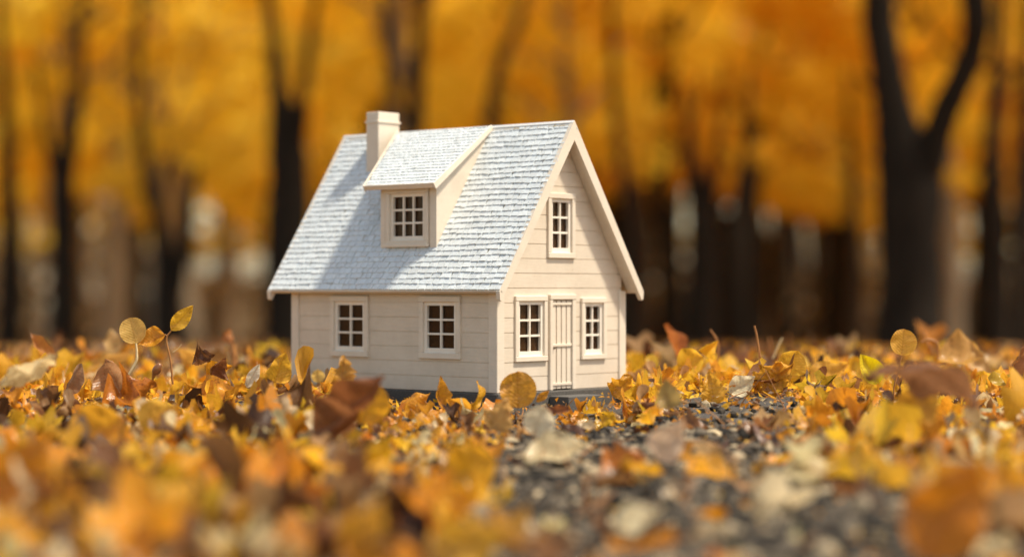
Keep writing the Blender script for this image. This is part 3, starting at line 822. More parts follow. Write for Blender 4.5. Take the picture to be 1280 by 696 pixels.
hero(240, 455, 2.11, 34, 8, 'ragged', 'dark brown', 'dark curled crumpled leaf lying on the litter right of the tall stem', face=-50, bend=1.6, cup=1.5, fold=.4, ripple=.12, rgb=(.17, .075, .03), seed=11)
hero(263, 468, 2.11, 32, 52, 'ragged', 'dark brown', 'dark brown folded leaf tip sticking up over an amber leaf', face=35, bend=1.3, cup=1.2, fold=.6, rgb=(.22, .09, .035), seed=12)
hero(258, 470, 2.13, 36, 20, 'birch', 'amber', 'glossy amber leaf under the dark folded leaf tip', face=-20, bend=.8, cup=.8, rgb=(.78, .38, .03), seed=13)
hero(308, 484, 2.12, 34, 62, 'long', 'cream', 'narrow whitish leaf standing near the front left house corner', face=15, bend=.3, cup=.7, rgb=(.88, .82, .66), seed=14)
hero(344, 478, 2.16, 42, 72, 'birch', 'yellow', 'upright yellow leaf right beside the left corner of the house', face=18, bend=.5, cup=.3, rgb=(.88, .52, .05), seed=15)
hero(262, 455, 2.55, 50, 150, 'ovate', 'golden', 'soft golden leaf blurred behind the dark crumpled leaves', face=-50, bend=.6, rgb=(.75, .45, .10), seed=16)
hero(291, 430, 2.6, 20, 92, 'round', 'orange', 'small rusty round leaf on a thick stalk blurred behind the leaf bank', face=-60, bend=.8, cup=.9, rgb=(.50, .22, .08), seed=17, stem=[(292, 440), (293, 462)], stem_r=.003)
hero(128, 500, 2.06, 80, 12, 'ragged', 'orange', 'broad glossy orange brown leaf lying below the domed tan leaf', face=-62, bend=1.2, cup=.5, ripple=.12, rgb=(.55, .20, .025), seed=18)
hero(232, 498, 2.08, 78, 5, 'birch', 'amber', 'wide amber leaf lying flat at the foot of the tall stem', face=-66, bend=.8, cup=.5, ripple=.1, rgb=(.75, .36, .03), seed=19)
# in front of the walls
hero(392, 548, 1.70, 72, 25, 'round', 'brown', 'rounded curled brown leaf under the large pointed reddish one', face=-30, bend=1.2, cup=1.0, fold=.3, rgb=(.34, .15, .06), seed=120)
hero(398, 540, 1.71, 112, 38, 'lance', 'brown', 'large reddish brown leaf with a raised pointed tip before the left front window', face=-28, bend=.5, cup=1.6, fold=.6, rgb=(.30, .115, .04), seed=20)
hero(452, 530, 1.80, 56, 78, 'round', 'golden', 'round golden leaf standing behind the large reddish brown leaf', face=10, bend=.4, cup=.4, rgb=(.80, .42, .03), seed=21)
hero(428, 474, 1.95, 30, 85, 'ragged', 'amber', 'crumpled amber leaf standing against the front wall under the left window', face=20, bend=1.0, cup=.8, ripple=.12, rgb=(.62, .34, .08), seed=22, stem=[(430, 492)])
hero(398, 478, 1.95, 17, 95, 'round', 'yellow', 'small pale yellow round leaf low before the left corner of the front wall', face=10, rgb=(.85, .60, .18), seed=23, stem=[(400, 490)])
hero(500, 511, 2.03, 44, 32, 'birch', 'golden', 'triangular golden leaf tented against the plinth', face=-30, bend=-.8, cup=-.9, fold=-.5, rgb=(.78, .38, .03), seed=24)
hero(556, 512, 2.03, 50, 106, 'long', 'amber', 'horn shaped amber leaf curling up before the right front window', face=40, bend=1.6, cup=1.6, fold=.6, rgb=(.66, .32, .03), seed=25)
hero(588, 514, 2.00, 36, 150, 'birch', 'orange', 'orange yellow leaf propped right of the horn shaped leaf', face=-15, bend=.9, cup=.9, rgb=(.84, .42, .04), seed=26)
hero(588, 510, 2.02, 38, 58, 'long', 'yellow', 'yellow S shaped leaf standing at the near corner of the house', face=25, bend=-1.5, cup=.8, twist=1.2, rgb=(.86, .48, .03), seed=27)
hero(648, 510, 1.99, 46, 92, 'round', 'golden', 'round crinkled golden leaf upright at the near corner between front wall and door', face=4, bend=.25, cup=.25, fold=.05, ripple=.05, rgb=(.74, .38, .05), seed=28, nu=27, nv=15, serr=.02)
hero(670, 502, 1.99, 22, 42, 'long', 'amber', 'tiny orange leaf sliver leaning on the dark door step', face=10, bend=.3, rgb=(.72, .34, .03), seed=29)
hero(752, 528, 1.93, 22, 30, 'ragged', 'yellow', 'small ruffled yellow leaf just before the door step', face=-30, ripple=.12, bend=.8, rgb=(.82, .50, .03), seed=30)
hero(660, 524, 1.92, 54, 8, 'long', 'brown', 'long brown leaf lying across the front of the door step', face=-55, bend=.8, cup=1, rgb=(.30, .11, .04), seed=31)
hero(612, 536, 1.85, 48, 60, 'ragged', 'tan', 'dry tan leaf standing crumpled in front of the near house corner', face=10, bend=1.0, cup=1.0, ripple=.14, rgb=(.72, .46, .17), seed=32)
# right of the house
hero(765, 494, 2.10, 36, 42, 'ragged', 'golden', 'crinkled golden leaf with scorched edges touching the right house corner', face=0, bend=.8, cup=.6, ripple=.14, rgb=(.76, .40, .04), seed=33)
hero(800, 492, 2.08, 34, 15, 'birch', 'yellow', 'bright yellow leaf behind the scorched golden leaf at the plinth', face=-30, bend=.8, rgb=(.90, .56, .06), seed=34)
hero(846, 446, 2.5, 44, 112, 'lance', 'orange', 'slim rusty leaf on a long stalk leaning left behind the right leaf bank', face=62, bend=.15, cup=1.8, fold=.9, rgb=(.50, .18, .05), seed=35, stem=[(852, 470)], stem_r=.0015)
hero(873, 438, 2.3, 28, 28, 'ovate', 'yellow', 'capsule like yellow folded leaf raised on the right leaf bank', face=20, bend=.4, cup=2.4, fold=1.0, rgb=(.90, .56, .05), seed=36)
hero(848, 462, 2.28, 36, 28, 'round', 'yellow', 'round yellow leaf under the capsule like folded leaf', face=-15, bend=.6, cup=.8, rgb=(.90, .58, .06), seed=37, stem=[(835, 478)])
hero(893, 506, 2.09, 44, 98, 'birch', 'golden', 'fan shaped golden leaf with frayed veins upright on the right bank', face=8, bend=.4, cup=.3, ripple=.08, serr=.07, rgb=(.84, .48, .06), seed=38, nu=23)
hero(912, 492, 2.12, 40, 32, 'ovate', 'cream', 'whitish glaring leaf in full sun right of the fan shaped leaf', face=-20, bend=.7, rgb=(.92, .84, .60), seed=39)
hero(950, 490, 2.14, 54, 42, 'ragged', 'amber', 'large ruffled amber leaf folded upward on the right bank', face=-5, bend=.9, cup=.6, ripple=.16, rgb=(.78, .42, .05), seed=40, nu=25, nv=13)
hero(978, 470, 2.17, 38, 62, 'round', 'yellow', 'rounded yellow leaf behind the large ruffled amber leaf', face=12, bend=.5, cup=.5, ripple=.06, rgb=(.90, .55, .06), seed=41)
hero(1010, 480, 2.30, 58, 20, 'ovate', 'golden', 'soft golden leaf arched behind the middle of the right bank', face=-45, bend=1.0, rgb=(.84, .48, .06), seed=42)
hero(1099, 479, 2.08, 44, 124, 'ovate', 'yellow', 'lemon yellow pointed leaf standing left of the stalked disc leaf', face=10, bend=.25, cup=.4, fold=.35, ripple=.02, rgb=(.95, .76, .01), seed=43, nu=21)
hero(1127, 444, 2.12, 33, 84, 'round', 'golden', 'round toothed golden disc leaf held high on a thin stalk at right', face=0, bend=.15, cup=.3, fold=.12, ripple=.03, serr=.03, rgb=(.84, .50, .08), seed=44, nu=29, nv=12, stem=[(1123, 462), (1118, 482), (1117, 497)], stem_r=.0007)
hero(1172, 450, 2.42, 58, -4, 'round', 'amber', 'soft amber leaf with a hooked stalk behind the arched brown leaf', face=-52, bend=.9, cup=.8, rgb=(.66, .40, .12), seed=45, stem=[(1172, 430), (1160, 424), (1152, 428)], stem_r=.0012)
hero(1212, 446, 2.5, 34, -40, 'birch', 'tan', 'blurred tan leaf behind and right of the hooked stalk', face=-20, bend=.8, rgb=(.66, .42, .16), seed=46)
hero(1228, 505, 1.62, 175, 150, 'long', 'brown', 'large arched dark brown leaf with a pale upper side at right', face=-66, bend=1.7, cup=.5, fold=.2, rgb=(.26, .13, .065), seed=47, nu=25)
hero(1264, 470, 2.2, 44, 68, 'birch', 'brown', 'curled brown leaf standing at the right picture edge', face=30, bend=.8, cup=1.5, rgb=(.40, .20, .09), seed=48)
hero(1120, 520, 2.08, 44, 18, 'round', 'yellow', 'round veined yellow leaf lying below the stalked disc leaf', face=-25, bend=.5, cup=.3, rgb=(.88, .55, .05), seed=49)
hero(1215, 520, 2.04, 46, -32, 'ovate', 'yellow', 'pointed yellow leaf lying right of the arched brown leaf', face=-30, bend=.6, rgb=(.86, .52, .05), seed=50)
hero(1230, 478, 2.2, 60, 4, 'long', 'yellow', 'long olive yellow leaf near the right picture edge', face=-55, bend=.5, rgb=(.62, .44, .05), seed=51)
hero(1130, 528, 1.72, 70, 50, 'birch', 'amber', 'blurred amber leaf in front of the arched brown leaf', face=-8, bend=.6, rgb=(.62, .34, .04), seed=52)
hero(838, 512, 1.75, 42, 100, 'birch', 'tan', 'blurred olive tan leaf in front of the fan shaped leaf', face=0, bend=.5, rgb=(.48, .34, .12), seed=53)
# blurred foreground
hero(1150, 700, .98, 150, 60, 'ovate', 'orange', 'very large blurred orange leaf in the bottom right corner', face=-12, bend=.6, rgb=(.70, .26, .02), seed=54)
hero(182, 640, 1.08, 96, 4, 'ovate', 'cream', 'big pale cream leaf lying blurred at the lower left', face=-66, bend=.3, cup=.3, rgb=(.86, .80, .58), seed=55)
hero(92, 672, 1.02, 84, 14, 'ovate', 'cream', 'second pale cream leaf at the lower left nearer the corner', face=-62, bend=.3, rgb=(.84, .78, .52), seed=56)
hero(768, 664, 1.04, 68, 22, 'ovate', 'cream', 'pale cream leaf lying at the bottom centre on the gravel', face=-50, bend=.4, rgb=(.90, .82, .55), seed=57)
hero(822, 574, 1.45, 62, 55, 'birch', 'cream', 'pinkish cream leaf tilted up on the gravel before the step', face=-18, bend=.7, cup=.6, rgb=(.88, .68, .50), seed=58)
hero(975, 592, 1.32, 78, 6, 'ovate', 'cream', 'pale yellowish leaf lying on the gravel at right', face=-56, bend=.5, rgb=(.84, .72, .42), seed=59)
hero(655, 572, 1.42, 84, 10, 'ovate', 'cream', 'pale beige leaf lying flat on the gravel below the door step', face=-55, bend=.4, rgb=(.82, .70, .44), seed=60)
hero(668, 545, 1.48, 40, 70, 'round', 'cream', 'small whitish leaf standing on the gravel below the door', face=-5, bend=.5, rgb=(.86, .78, .58), seed=61)
hero(560, 606, 1.28, 70, 28, 'round', 'golden', 'rounded golden yellow blurred leaf at the lower middle', face=-15, bend=.6, rgb=(.86, .46, .03), seed=62)
hero(458, 592, 1.36, 58, 55, 'birch', 'yellow', 'blurred yellow leaf below the large reddish brown leaf', face=-10, bend=.5, rgb=(.82, .52, .02), seed=63)
hero(262, 618, 1.18, 92, 45, 'birch', 'orange', 'blurred orange leaf standing between the pale leaf and the wall', face=-10, bend=.6, rgb=(.78, .34, .02), seed=64)
hero(95, 560, 1.36, 74, 30, 'round', 'golden', 'blurred golden round leaf at the left middle', face=-18, bend=.6, rgb=(.86, .46, .04), seed=65)
hero(180, 540, 1.5, 50, 42, 'round', 'yellow', 'blurred pale yellow leaf in the left middle litter', face=-12, bend=.4, rgb=(.88, .56, .10), seed=66)
hero(752, 588, 1.36, 62, 10, 'ragged', 'orange', 'rusty orange leaf lying on the gravel below the step', face=-45, bend=.8, rgb=(.62, .22, .03), seed=67)
hero(540, 706, .98, 110, 22, 'birch', 'golden', 'wide golden leaf cut off by the bottom edge left of centre', face=-22, bend=.7, rgb=(.84, .48, .05), seed=68)
hero(440, 700, 1.0, 90, 60, 'birch', 'yellow', 'yellow ochre leaf blurred at the bottom edge', face=-22, bend=.7, rgb=(.80, .44, .05), seed=69)
hero(-10, 640, 1.06, 130, 50, 'birch', 'orange', 'large blurred orange leaf at the lower left picture edge', face=-10, bend=.7, rgb=(.68, .30, .03), seed=70)
# bare stalks standing out of the litter
def stalk(pts, D, r, label, m=M_stem, name='leaf_stalk'):
    p0 = at(*pts[0], D); P = smooth_path([tuple(at(a_, b_, D) - p0) for a_, b_ in pts], 14)
    V2, F2 = tube_arrays(P, np.linspace(r, r * .8, 14), 7, .08); V2 = np.array(V2)
    o = link(name, np_mesh(name, V2, F2, smooth=True), m); o.location = p0
    tag(o, label, 'stalk')
stalk([(954, 462), (949, 440), (946, 420), (943, 407)], 2.2, .0013, 'curved reddish stalk rising from the ruffled amber leaf')
stalk([(966, 448), (972, 434), (978, 422)], 2.45, .0012, 'short grey stalk blurred right of the curved reddish stalk', M_stem_pale)
stalk([(895, 458), (898, 440), (896, 425), (888, 412)], 2.4, .0013, 'bent reddish stalk behind the capsule like folded leaf')
stalk([(1165, 440), (1158, 426), (1153, 412)], 2.6, .0015, 'faint brown stalk blurred left of the hooked leaf stalk')
stalk([(216, 440), (222, 436), (227, 430)], 2.12, .0004, 'hair thin twig crossing the tall red stem', M_stem_pale)
# the brown seed
def seed():
    p = at(196, 462, 2.11); bm = bmesh.new(); bmesh.ops.create_uvsphere(bm, u_segments=16, v_segments=10, radius=.0062)
    for v in bm.verts:
        v.co.x *= .72; v.co.y *= .72; v.co.z *= 1.0; v.co.z += .0016 * (v.co.z > .004)
    me = bpy.data.meshes.new('seed'); bm.to_mesh(me); bm.free()
    for f in me.polygons: f.use_smooth = True
    root = empty('seed_pod', p); root.rotation_euler = (R(15), R(32), 0)
    link('shell', me, mat_paint('seed_brown', (.30, .13, .05), (.14, .06, .03), .3), root)
    V2, F2 = tube_arrays([(0, 0, -.0055), (.001, 0, -.010), (.0025, 0, -.016)], [.0024, .0014, .0009], 8)
    link('stem', np_mesh('stem', V2, F2, smooth=True), M_stem, root)
    tag(root, 'small brown seed pod standing on a stub left of the tall stem', 'seed pod')
seed()
# stray stalks and fine twigs in the litter
def twigs():
    parts = []
    for i in range(420):
        y = random.uniform(1.0, 2.9); x = random.uniform(-1, 1) * (.3 * y + .1)
        lx, ly = house_local(x, y)
        if abs(lx) < HL + .03 and abs(ly) < HW + .03: continue
        z = float(ground_h(x, y)) + .006; L_ = random.uniform(.015, .045); a_ = random.uniform(0, 6.28); el = abs(random.gauss(.25, .4))
        el = min(el, 1.3); b = random.uniform(-.4, .4); P = []
        for t in np.linspace(0, 1, 6):
            P.append((x + L_ * t * math.cos(a_ + b * t) * math.cos(el), y + L_ * t * math.sin(a_ + b * t) * math.cos(el), z + L_ * t * math.sin(el)))
        parts.append(tube_arrays(P, np.linspace(.0007, .0004, 6), 5, .05))
    V, F = merge(parts)
    tag(link('leaf_stalk_debris', np_mesh('leaf_stalk_debris', V, F, smooth=True), M_stem), 'thin stalks and twigs mixed into the fallen leaves', 'twig debris', kind='stuff')
twigs()

# broken bits of dry leaf everywhere between the whole ones
def crumbs():
    n = 22000; y = rng.uniform(.9, 2.9, n); x = (rng.random(n) * 2 - 1) * (.3 * y + .15)
    lx, ly = house_local(x, y); k = ~((np.abs(lx) < HL + .006) & (np.abs(ly) < HW + .008)) & ~((lx > HL) & (lx < HL + .034) & (ly > -.030) & (ly < .031))
    x, y = x[k], y[k]; n = len(x); s = rng.uniform(.0025, .009, n)
    z = ground_h(x, y) + .002 + .014 * rng.random(n) ** 2 * (1 - gravel_amount(x, y))
    u = rng.normal(size=(n, 3)); u[:, 2] *= .5; u /= np.linalg.norm(u, axis=1)[:, None]
    w = np.cross(u, rng.normal(size=(n, 3))); w /= np.linalg.norm(w, axis=1)[:, None]; nn = np.cross(u, w)
    p = np.stack([x, y, z], -1); S = s[:, None]
    q = np.stack([p - u * S * .5, p - w * S * rng.uniform(.2, .45, (n, 1)) + nn * S * .15, p + u * S * .55, p + w * S * rng.uniform(.2, .45, (n, 1)) + nn * S * .15], 1).reshape(-1, 3)
    C = np.array([COLS[c] for c in CN])[rng.choice(9, n, p=[.14, .18, .15, .06, .20, .12, .05, .06, .04])]
    me = np_mesh('leaf_crumbs', q, np.arange(4 * n).reshape(n, 4), np.tile([[0, .5], [.5, .2], [1, .5], [.5, .8]], (n, 1)), np.repeat(C, 4, 0))
    tag(link('leaf_crumbs', me, M_leaf_att), 'broken crumbs of dry leaf between the whole leaves', 'leaf crumbs', kind='stuff')
crumbs()

# ------------------------------------------------------------ trees
def crown_arrays(seed, n_cl, per, rad, z0, z1, leaf=.12):
    r_ = np.random.default_rng(seed)
    h = z1 - z0; V = []; C = []
    cen = []
    for i in range(n_cl):
        t = r_.random() ** .85; prof = math.sin(math.pi * min(1, (t * .88 + .10))) ** .6
        rr = rad * prof * (r_.random() ** .55); a_ = r_.uniform(0, 6.28)
        cen.append((rr * math.cos(a_), rr * math.sin(a_), z0 + t * h))
    cen = np.array(cen)
    crad = r_.uniform(.25, .62, n_cl) * rad * .33
    tone = r_.random(n_cl)
    k = np.repeat(np.arange(n_cl), per); n = len(k)
    d = r_.normal(size=(n, 3)); d /= np.linalg.norm(d, axis=1)[:, None]
    p = cen[k] + d * (crad[k] * r_.random(n) ** .4)[:, None] * np.array([1.25, 1.25, .7])
    s = leaf * r_.uniform(.6, 1.2, n)
    u = r_.normal(size=(n, 3)); u /= np.linalg.norm(u, axis=1)[:, None]
    w = np.cross(u, r_.normal(size=(n, 3))); w /= np.linalg.norm(w, axis=1)[:, None]
    nn = np.cross(u, w)
    q = np.stack([p - u * s[:, None] * .5, p - w * s[:, None] * .34 + nn * s[:, None] * .06, p + u * s[:, None] * .55, p + w * s[:, None] * .34 + nn * s[:, None] * .06], 1).reshape(-1, 3)
    c = np.clip(tone[k] * .75 + r_.normal(0, .12, n) + .12, 0, 1)
    c = np.repeat(np.stack([c, c, c], -1), 4, 0)
    return q, np.arange(4 * n).reshape(n, 4), c

def tree_wood(seed, h, r0, lean=.3, forks=5, low=.35):
    r_ = np.random.default_rng(seed); parts = []
    P = [(0, 0, -.25)]; x = y = 0
    for i in range(1, 8):
        x += r_.normal(0, .07 * lean * h / 8 * 3); y += r_.normal(0, .05 * h / 8); P.append((x, y, h * i / 8))
    path = smooth_path(P, 26); rad = r0 * (1 - .85 * np.linspace(0, 1, 26) ** 1.1) * (1 + .45 * np.exp(-np.linspace(0, 1, 26) * 26))
    parts.append(tube_arrays(path, rad, 12, .03, seed))
    for i in range(forks):
        t = low + (1 - low) * (i + r_.random() * .6) / forks * .85; j = int(t * 25); b = path[j]; a_ = r_.uniform(0, 6.28); L_ = h * r_.uniform(.22, .40) * (1.2 - t)
        Q = [b]; 
        for q in (.33, .66, 1):
            Q.append(b + np.array([math.cos(a_ + q * .4) * L_ * q, math.sin(a_ + q * .4) * L_ * q, L_ * q * r_.uniform(.5, 1.1)]))
        rb = rad[j] * r_.uniform(.4, .62)
        parts.append(tube_arrays(smooth_path(Q, 9), np.linspace(rb, rb * .2, 9), 7, .04, seed + i))
    return merge(parts)

# tree prototypes (base at the origin)
PROTO = []
specs = [(3, 8.4, .16, 2.6, 2.6), (4, 9.2, .19, 2.9, 3.0), (5, 7.6, .13, 2.3, 2.3), (6, 8.8, .17, 2.8, 2.8), (7, 6.8, .12, 2.1, 1.9)]
for sd_, h, r0, rad, z0 in specs:
    V, F = tree_wood(sd_, h * .92, r0, forks=8); tm = np_mesh('trunk', V, F, smooth=True)
    q, f, c = crown_arrays(sd_ + 50, 95, 64, rad, z0, h, .15); cm = np_mesh('crown', q, f, color=c)
    PROTO.append((tm, cm))
def place_tree(k, px, D, scale, label, group=None, bark=M_bark, crown=None, rz=None, sx=1, cz=0):
    x = (px - 640) / FPX * D; z = float(ground_h(x, D))
    root = empty('tree', (x, D, z), random.uniform(0, 6.28) if rz is None else rz); root.scale = (scale * sx, scale * sx, scale)
    tm, cm = PROTO[k]
    for nm, me, mt in (('trunk', tm, bark), ('crown', cm, crown or M_crown)):
        o = bpy.data.objects.new(nm, me); col.objects.link(o); o.parent = root
        if not me.materials: me.materials.append(mt)
        o.material_slots[0].link = 'OBJECT'; o.material_slots[0].material = mt
        if nm == 'crown': o.location.z = cz
    tag(root, label, 'tree', group); return root

# the trees whose trunks stand out, each with its own trunk
def own_tree(label, D, stems, crown_z, seed, crown_rad=2.4, bark=M_bark, crown=M_crown, n_cl=60, flat_depth=0.0):
    """stems: list of [(px, py, width_px), ...] from the foot up; above the photo they are continued upwards"""
    f0 = stems[0][0]; x0 = (f0[0] - 640) / FPX * D; z0 = float(ground_h(x0, D)); root = empty('tree', (x0, D, z0))
    parts = []; rr = random.Random(seed)
    top = 0
    for s_i, st_ in enumerate(stems):
        P = []; W = []; dy = 0
        for j, (px, py, w) in enumerate(st_):
            if s_i: dy = (-1) ** s_i * .06 * j
            p = at(px, py, D); P.append((p.x - x0, dy, p.z - z0)); W.append(px2m(w, D) / 2)
        if s_i == 0: P.insert(0, (P[0][0], 0, min(P[0][2] - .3, -.25))); W.insert(0, W[0] * 1.25)
        last = st_[-1]
        if last[1] <= 0:         # goes on above the picture
            dx = (P[-1][0] - P[-2][0]) / max(P[-1][2] - P[-2][2], .05)
            for q in (1, 2, 3, 4):
                P.append((P[-1][0] + dx * .5 + rr.uniform(-.15, .15), P[-1][1] + rr.uniform(-.15, .15), P[-1][2] + .95)); W.append(W[-1] * .8)
        n = max(8, len(P) * 4); path = smooth_path(P, n)
        rad = np.interp(np.linspace(0, 1, n), np.linspace(0, 1, len(W)), W)
        parts.append(tube_arrays(path, rad, 14, .035, seed + s_i)); top = max(top, path[-1][2])
    V, F = merge(parts); link('trunk', np_mesh('trunk', V, F, smooth=True), bark, root)
    q, f, c = crown_arrays(seed + 9, n_cl, 80, crown_rad, crown_z, max(top + 1.2, crown_z + 3), .13)
    link('crown', np_mesh('crown', q, f, color=c), crown, root)
    tag(root, label, 'tree'); return root
own_tree('big dark tree forking into two limbs at the right', 9.5, [
    [(1138, 432, 92), (1138, 380, 80), (1137, 300, 78), (1138, 240, 84), (1130, 195, 72), (1118, 140, 48), (1106, 70, 42), (1098, 0, 42)],
    [(1142, 250, 50), (1158, 200, 44), (1172, 150, 38), (1190, 105, 36), (1203, 60, 34), (1200, 0, 36)]], 3.1, 101, crown=M_crown_o)
own_tree('thick dark tree just left of the house', 11.5, [
    [(358, 428, 58), (360, 360, 56), (362, 280, 54), (361, 210, 52), (357, 160, 42), (347, 105, 20), (340, 40, 16), (336, 0, 15)],
    [(366, 190, 30), (376, 150, 22), (386, 90, 12), (396, 20, 10), (400, -5, 10)]], 3.2, 102)
own_tree('dark upright tree at the far left behind the brown leaf', 13, [
    [(78, 428, 38), (80, 360, 34), (79, 290, 32), (80, 220, 28), (92, 160, 18), (100, 100, 12), (104, 20, 9), (106, -4, 9)],
    [(80, 250, 16), (66, 200, 12), (58, 140, 8), (52, 80, 6)]], 3.4, 103)
own_tree('dark tree cut by the left picture edge', 14, [
    [(12, 430, 32), (14, 340, 30), (12, 250, 24), (8, 160, 16), (2, 60, 12), (0, -4, 10)]], 3.6, 104)
own_tree('slanting tree between the left edge and the house with a crooked limb', 12.5, [
    [(214, 430, 44), (210, 380, 38), (207, 330, 28), (196, 270, 20), (184, 220, 16), (176, 160, 14), (172, 90, 12), (176, 0, 10), (178, -4, 10)],
    [(212, 392, 26), (228, 330, 20), (240, 260, 14), (252, 210, 8)]], 3.4, 105)
own_tree('slim dark tree rising behind the chimney', 10.5, [
    [(513, 430, 26), (516, 300, 24), (517, 200, 21), (521, 120, 19), (525, 60, 17), (528, -3, 16)],
    [(512, 160, 12), (494, 120, 9), (486, 60, 9), (482, -3, 9)]], 3.0, 106)
own_tree('thin brown tree leaning right above the dormer', 13.5, [
    [(600, 430, 22), (604, 300, 19), (610, 180, 17), (618, 110, 15), (634, 60, 13), (656, -3, 12)]], 3.4, 107, bark=M_bark2)
own_tree('dark stout tree to the right of the house gable', 14, [
    [(876, 430, 40), (876, 360, 38), (878, 290, 36), (872, 235, 30), (862, 180, 14), (856, 110, 8)],
    [(880, 280, 20), (892, 225, 14), (900, 150, 8), (904, 80, 6)]], 3.3, 108, crown=M_crown_o)
own_tree('broad dark tree in the gap between gable and forked tree', 17, [
    [(920, 428, 42), (918, 370, 40), (920, 310, 38), (925, 250, 20), (932, 180, 10), (936, 90, 8)]], 3.6, 109, crown=M_crown_o)
own_tree('dark slender tree right beside the house gable', 15, [
    [(790, 430, 24), (790, 350, 22), (788, 280, 18), (776, 200, 14), (768, 120, 12), (766, 40, 10), (766, -4, 9)]], 3.4, 110, crown=M_crown_o)
own_tree('dark tree close to the right picture edge', 12.5, [
    [(1246, 430, 34), (1246, 350, 32), (1243, 270, 30), (1240, 200, 26), (1246, 120, 20), (1250, 40, 16), (1252, -4, 15)]], 3.2, 111, crown=M_crown_o)
own_tree('dark thin tree at the right picture edge', 11.5, [
    [(1276, 430, 24), (1278, 330, 22), (1276, 230, 18), (1280, 120, 15), (1284, -4, 13)]], 3.0, 112, crown=M_crown_o)
own_tree('slender tree just left of the big forked tree', 19, [
    [(1068, 430, 24), (1070, 340, 22), (1066, 250, 14), (1062, 160, 9), (1060, 90, 7)]], 3.6, 113, crown=M_crown_o, bark=M_bark2)
own_tree('pale trunked tree beside the forked tree', 20, [
    [(1188, 430, 30), (1190, 340, 28), (1186, 250, 24), (1182, 170, 18)]], 3.6, 114, crown=M_crown_o, bark=M_bark_pale)

# rows of trees behind
G = 'autumn trees in the blurred wood'
rt = random.Random(5); slots = []
def side_of(px):
    if px < -60: return 'beyond the left picture edge'
    if px < 340: return 'left of the house'
    if px < 800: return 'behind the house'
    if px < 1110: return 'between gable and forked tree'
    return 'right of the forked tree'
for D, n, sc_ in ((17, 8, .62), (21, 11, .72), (26, 14, .82), (32, 18, .95), (39, 21, 1.1), (47, 24, 1.3)):
    for i in range(n):
        px = -420 + 2150 * (i + rt.uniform(.1, .9)) / n; d = D + rt.uniform(-1.8, 1.8)
        w = side_of(px); k = rt.randrange(5)
        right = px > 620
        pale = rt.random() < (.14 if right else .5)
        kind = 'orange' if right and rt.random() < .45 else 'yellow'
        sz = 'nearer' if D < 23 else ('mid distance' if D < 35 else 'farthest')
        br = M_bark_pale if pale else (M_bark2 if rt.random() < .3 else M_bark)
        nm = 'pale' if pale else 'dark'
        place_tree(k, px, d, sc_ * rt.uniform(.85, 1.15), f'{sz} {kind} tree with {nm} trunk {w}', f'{sz} {kind} trees with {nm} trunks {w}', br, M_crown_o if kind == 'orange' else M_crown)

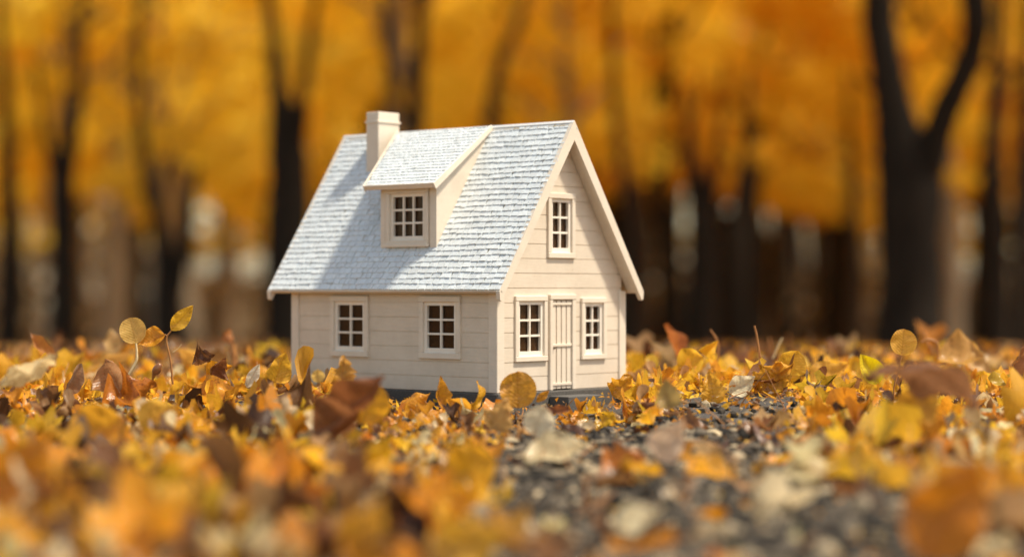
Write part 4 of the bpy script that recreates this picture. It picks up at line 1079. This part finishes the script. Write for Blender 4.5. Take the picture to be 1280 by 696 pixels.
# the far wood that closes the view, one mass
def far_wood():
    parts = []; n = 70000
    x = rng.uniform(-34, 34, n); y = rng.uniform(54, 64, n); g = ground_h(x, y)
    thin = (x < -4) & (rng.random(n) < .35)
    z = g + 2.7 + 12.3 * rng.random(n) ** .8; z[thin] = g[thin] + 2.7 + 3 * rng.random(thin.sum())
    # clumpy crowns: the sky shows through here and there
    cl = np.sin(x * .85 + 1.3 * np.sin(z * .5)) + np.sin(z * 1.1 + x * .37) + .5 * np.sin(x * 2.3 + z * 1.7)
    ok = (cl > -.15 - .9 * (x > 3)) | (z - g < 3) | (rng.random(n) < .12)
    x, y, z, g = x[ok], y[ok], z[ok], g[ok]; n = len(x)
    s = rng.uniform(.25, .6, n)
    u = rng.normal(size=(n, 3)); u /= np.linalg.norm(u, axis=1)[:, None]
    w = np.cross(u, rng.normal(size=(n, 3))); w /= np.linalg.norm(w, axis=1)[:, None]; p = np.stack([x, y, z], -1)
    q = np.stack([p - u * s[:, None] * .5, p - w * s[:, None] * .35, p + u * s[:, None] * .5, p + w * s[:, None] * .35], 1).reshape(-1, 3)
    c = np.clip(.5 + .3 * np.sin(x * .9) * np.sin(z * .8 + x) + rng.normal(0, .12, n), 0, 1)
    me = np_mesh('far_wood', q, np.arange(4 * n).reshape(n, 4), color=np.repeat(np.stack([c] * 3, -1), 4, 0))
    tag(link('far_wood', me, M_crown), 'solid mass of golden foliage closing off the far wood', 'woodland', kind='stuff')
    # brushwood under the far crowns; pale bands at left are painted light gaps
    n = 30000; x = rng.uniform(-34, 34, n); y = rng.uniform(50, 62, n); g = ground_h(x, y); z = g + 3.4 * rng.random(n) * (.78 + .5 * np.sin(x * .7) * np.sin(x * .23 + 1))
    s = rng.uniform(.2, .45, n); kk = rng.choice(4, n, p=[.4, .3, .2, .1]); kk[(x < 2) & (np.sin(x * 1.9) > -.2)] = 4; s[(x < 2) & (np.sin(x * 1.9) > .1) & (rng.random(n) < .5)] = .02; u = rng.normal(size=(n, 3)); u /= np.linalg.norm(u, axis=1)[:, None]
    w = np.cross(u, rng.normal(size=(n, 3))); w /= np.linalg.norm(w, axis=1)[:, None]; p = np.stack([x, y, z], -1)
    q = np.stack([p - u * s[:, None] * .5, p - w * s[:, None] * .35, p + u * s[:, None] * .5, p + w * s[:, None] * .35], 1).reshape(-1, 3)
    me = np_mesh('brushwood', q, np.arange(4 * n).reshape(n, 4), np.tile([[0, .5], [.5, .2], [1, .5], [.5, .8]], (n, 1)), np.repeat(np.array([(.20, .145, .085), (.10, .07, .04), (.34, .25, .14), (.5, .3, .07), (.48, .40, .27)])[kk], 4, 0))
    tag(link('brushwood', me, M_leaf_att), 'brown brushwood under the crowns of the far wood, with painted pale light gaps at left', 'brushwood', kind='stuff')
    tr = []
    for i in range(150):
        xx = rt.uniform(-32, 32); yy = rt.uniform(50, 62); gz = float(ground_h(xx, yy)); hh = rt.uniform(6, 11); r0 = rt.uniform(.1, .26)
        P = smooth_path([(xx, yy, gz - .3), (xx + rt.uniform(-.3, .3), yy, gz + hh * .4), (xx + rt.uniform(-.8, .8), yy, gz + hh)], 8)
        tr.append(tube_arrays(P, np.linspace(r0, r0 * .4, 8), 8, .05, i))
    V, F = merge(tr)
    tag(link('far_wood_trunks', np_mesh('far_wood_trunks', V, F, smooth=True), M_bark2), 'dim crowded trunks deep in the far wood', 'woodland', kind='stuff')
far_wood()
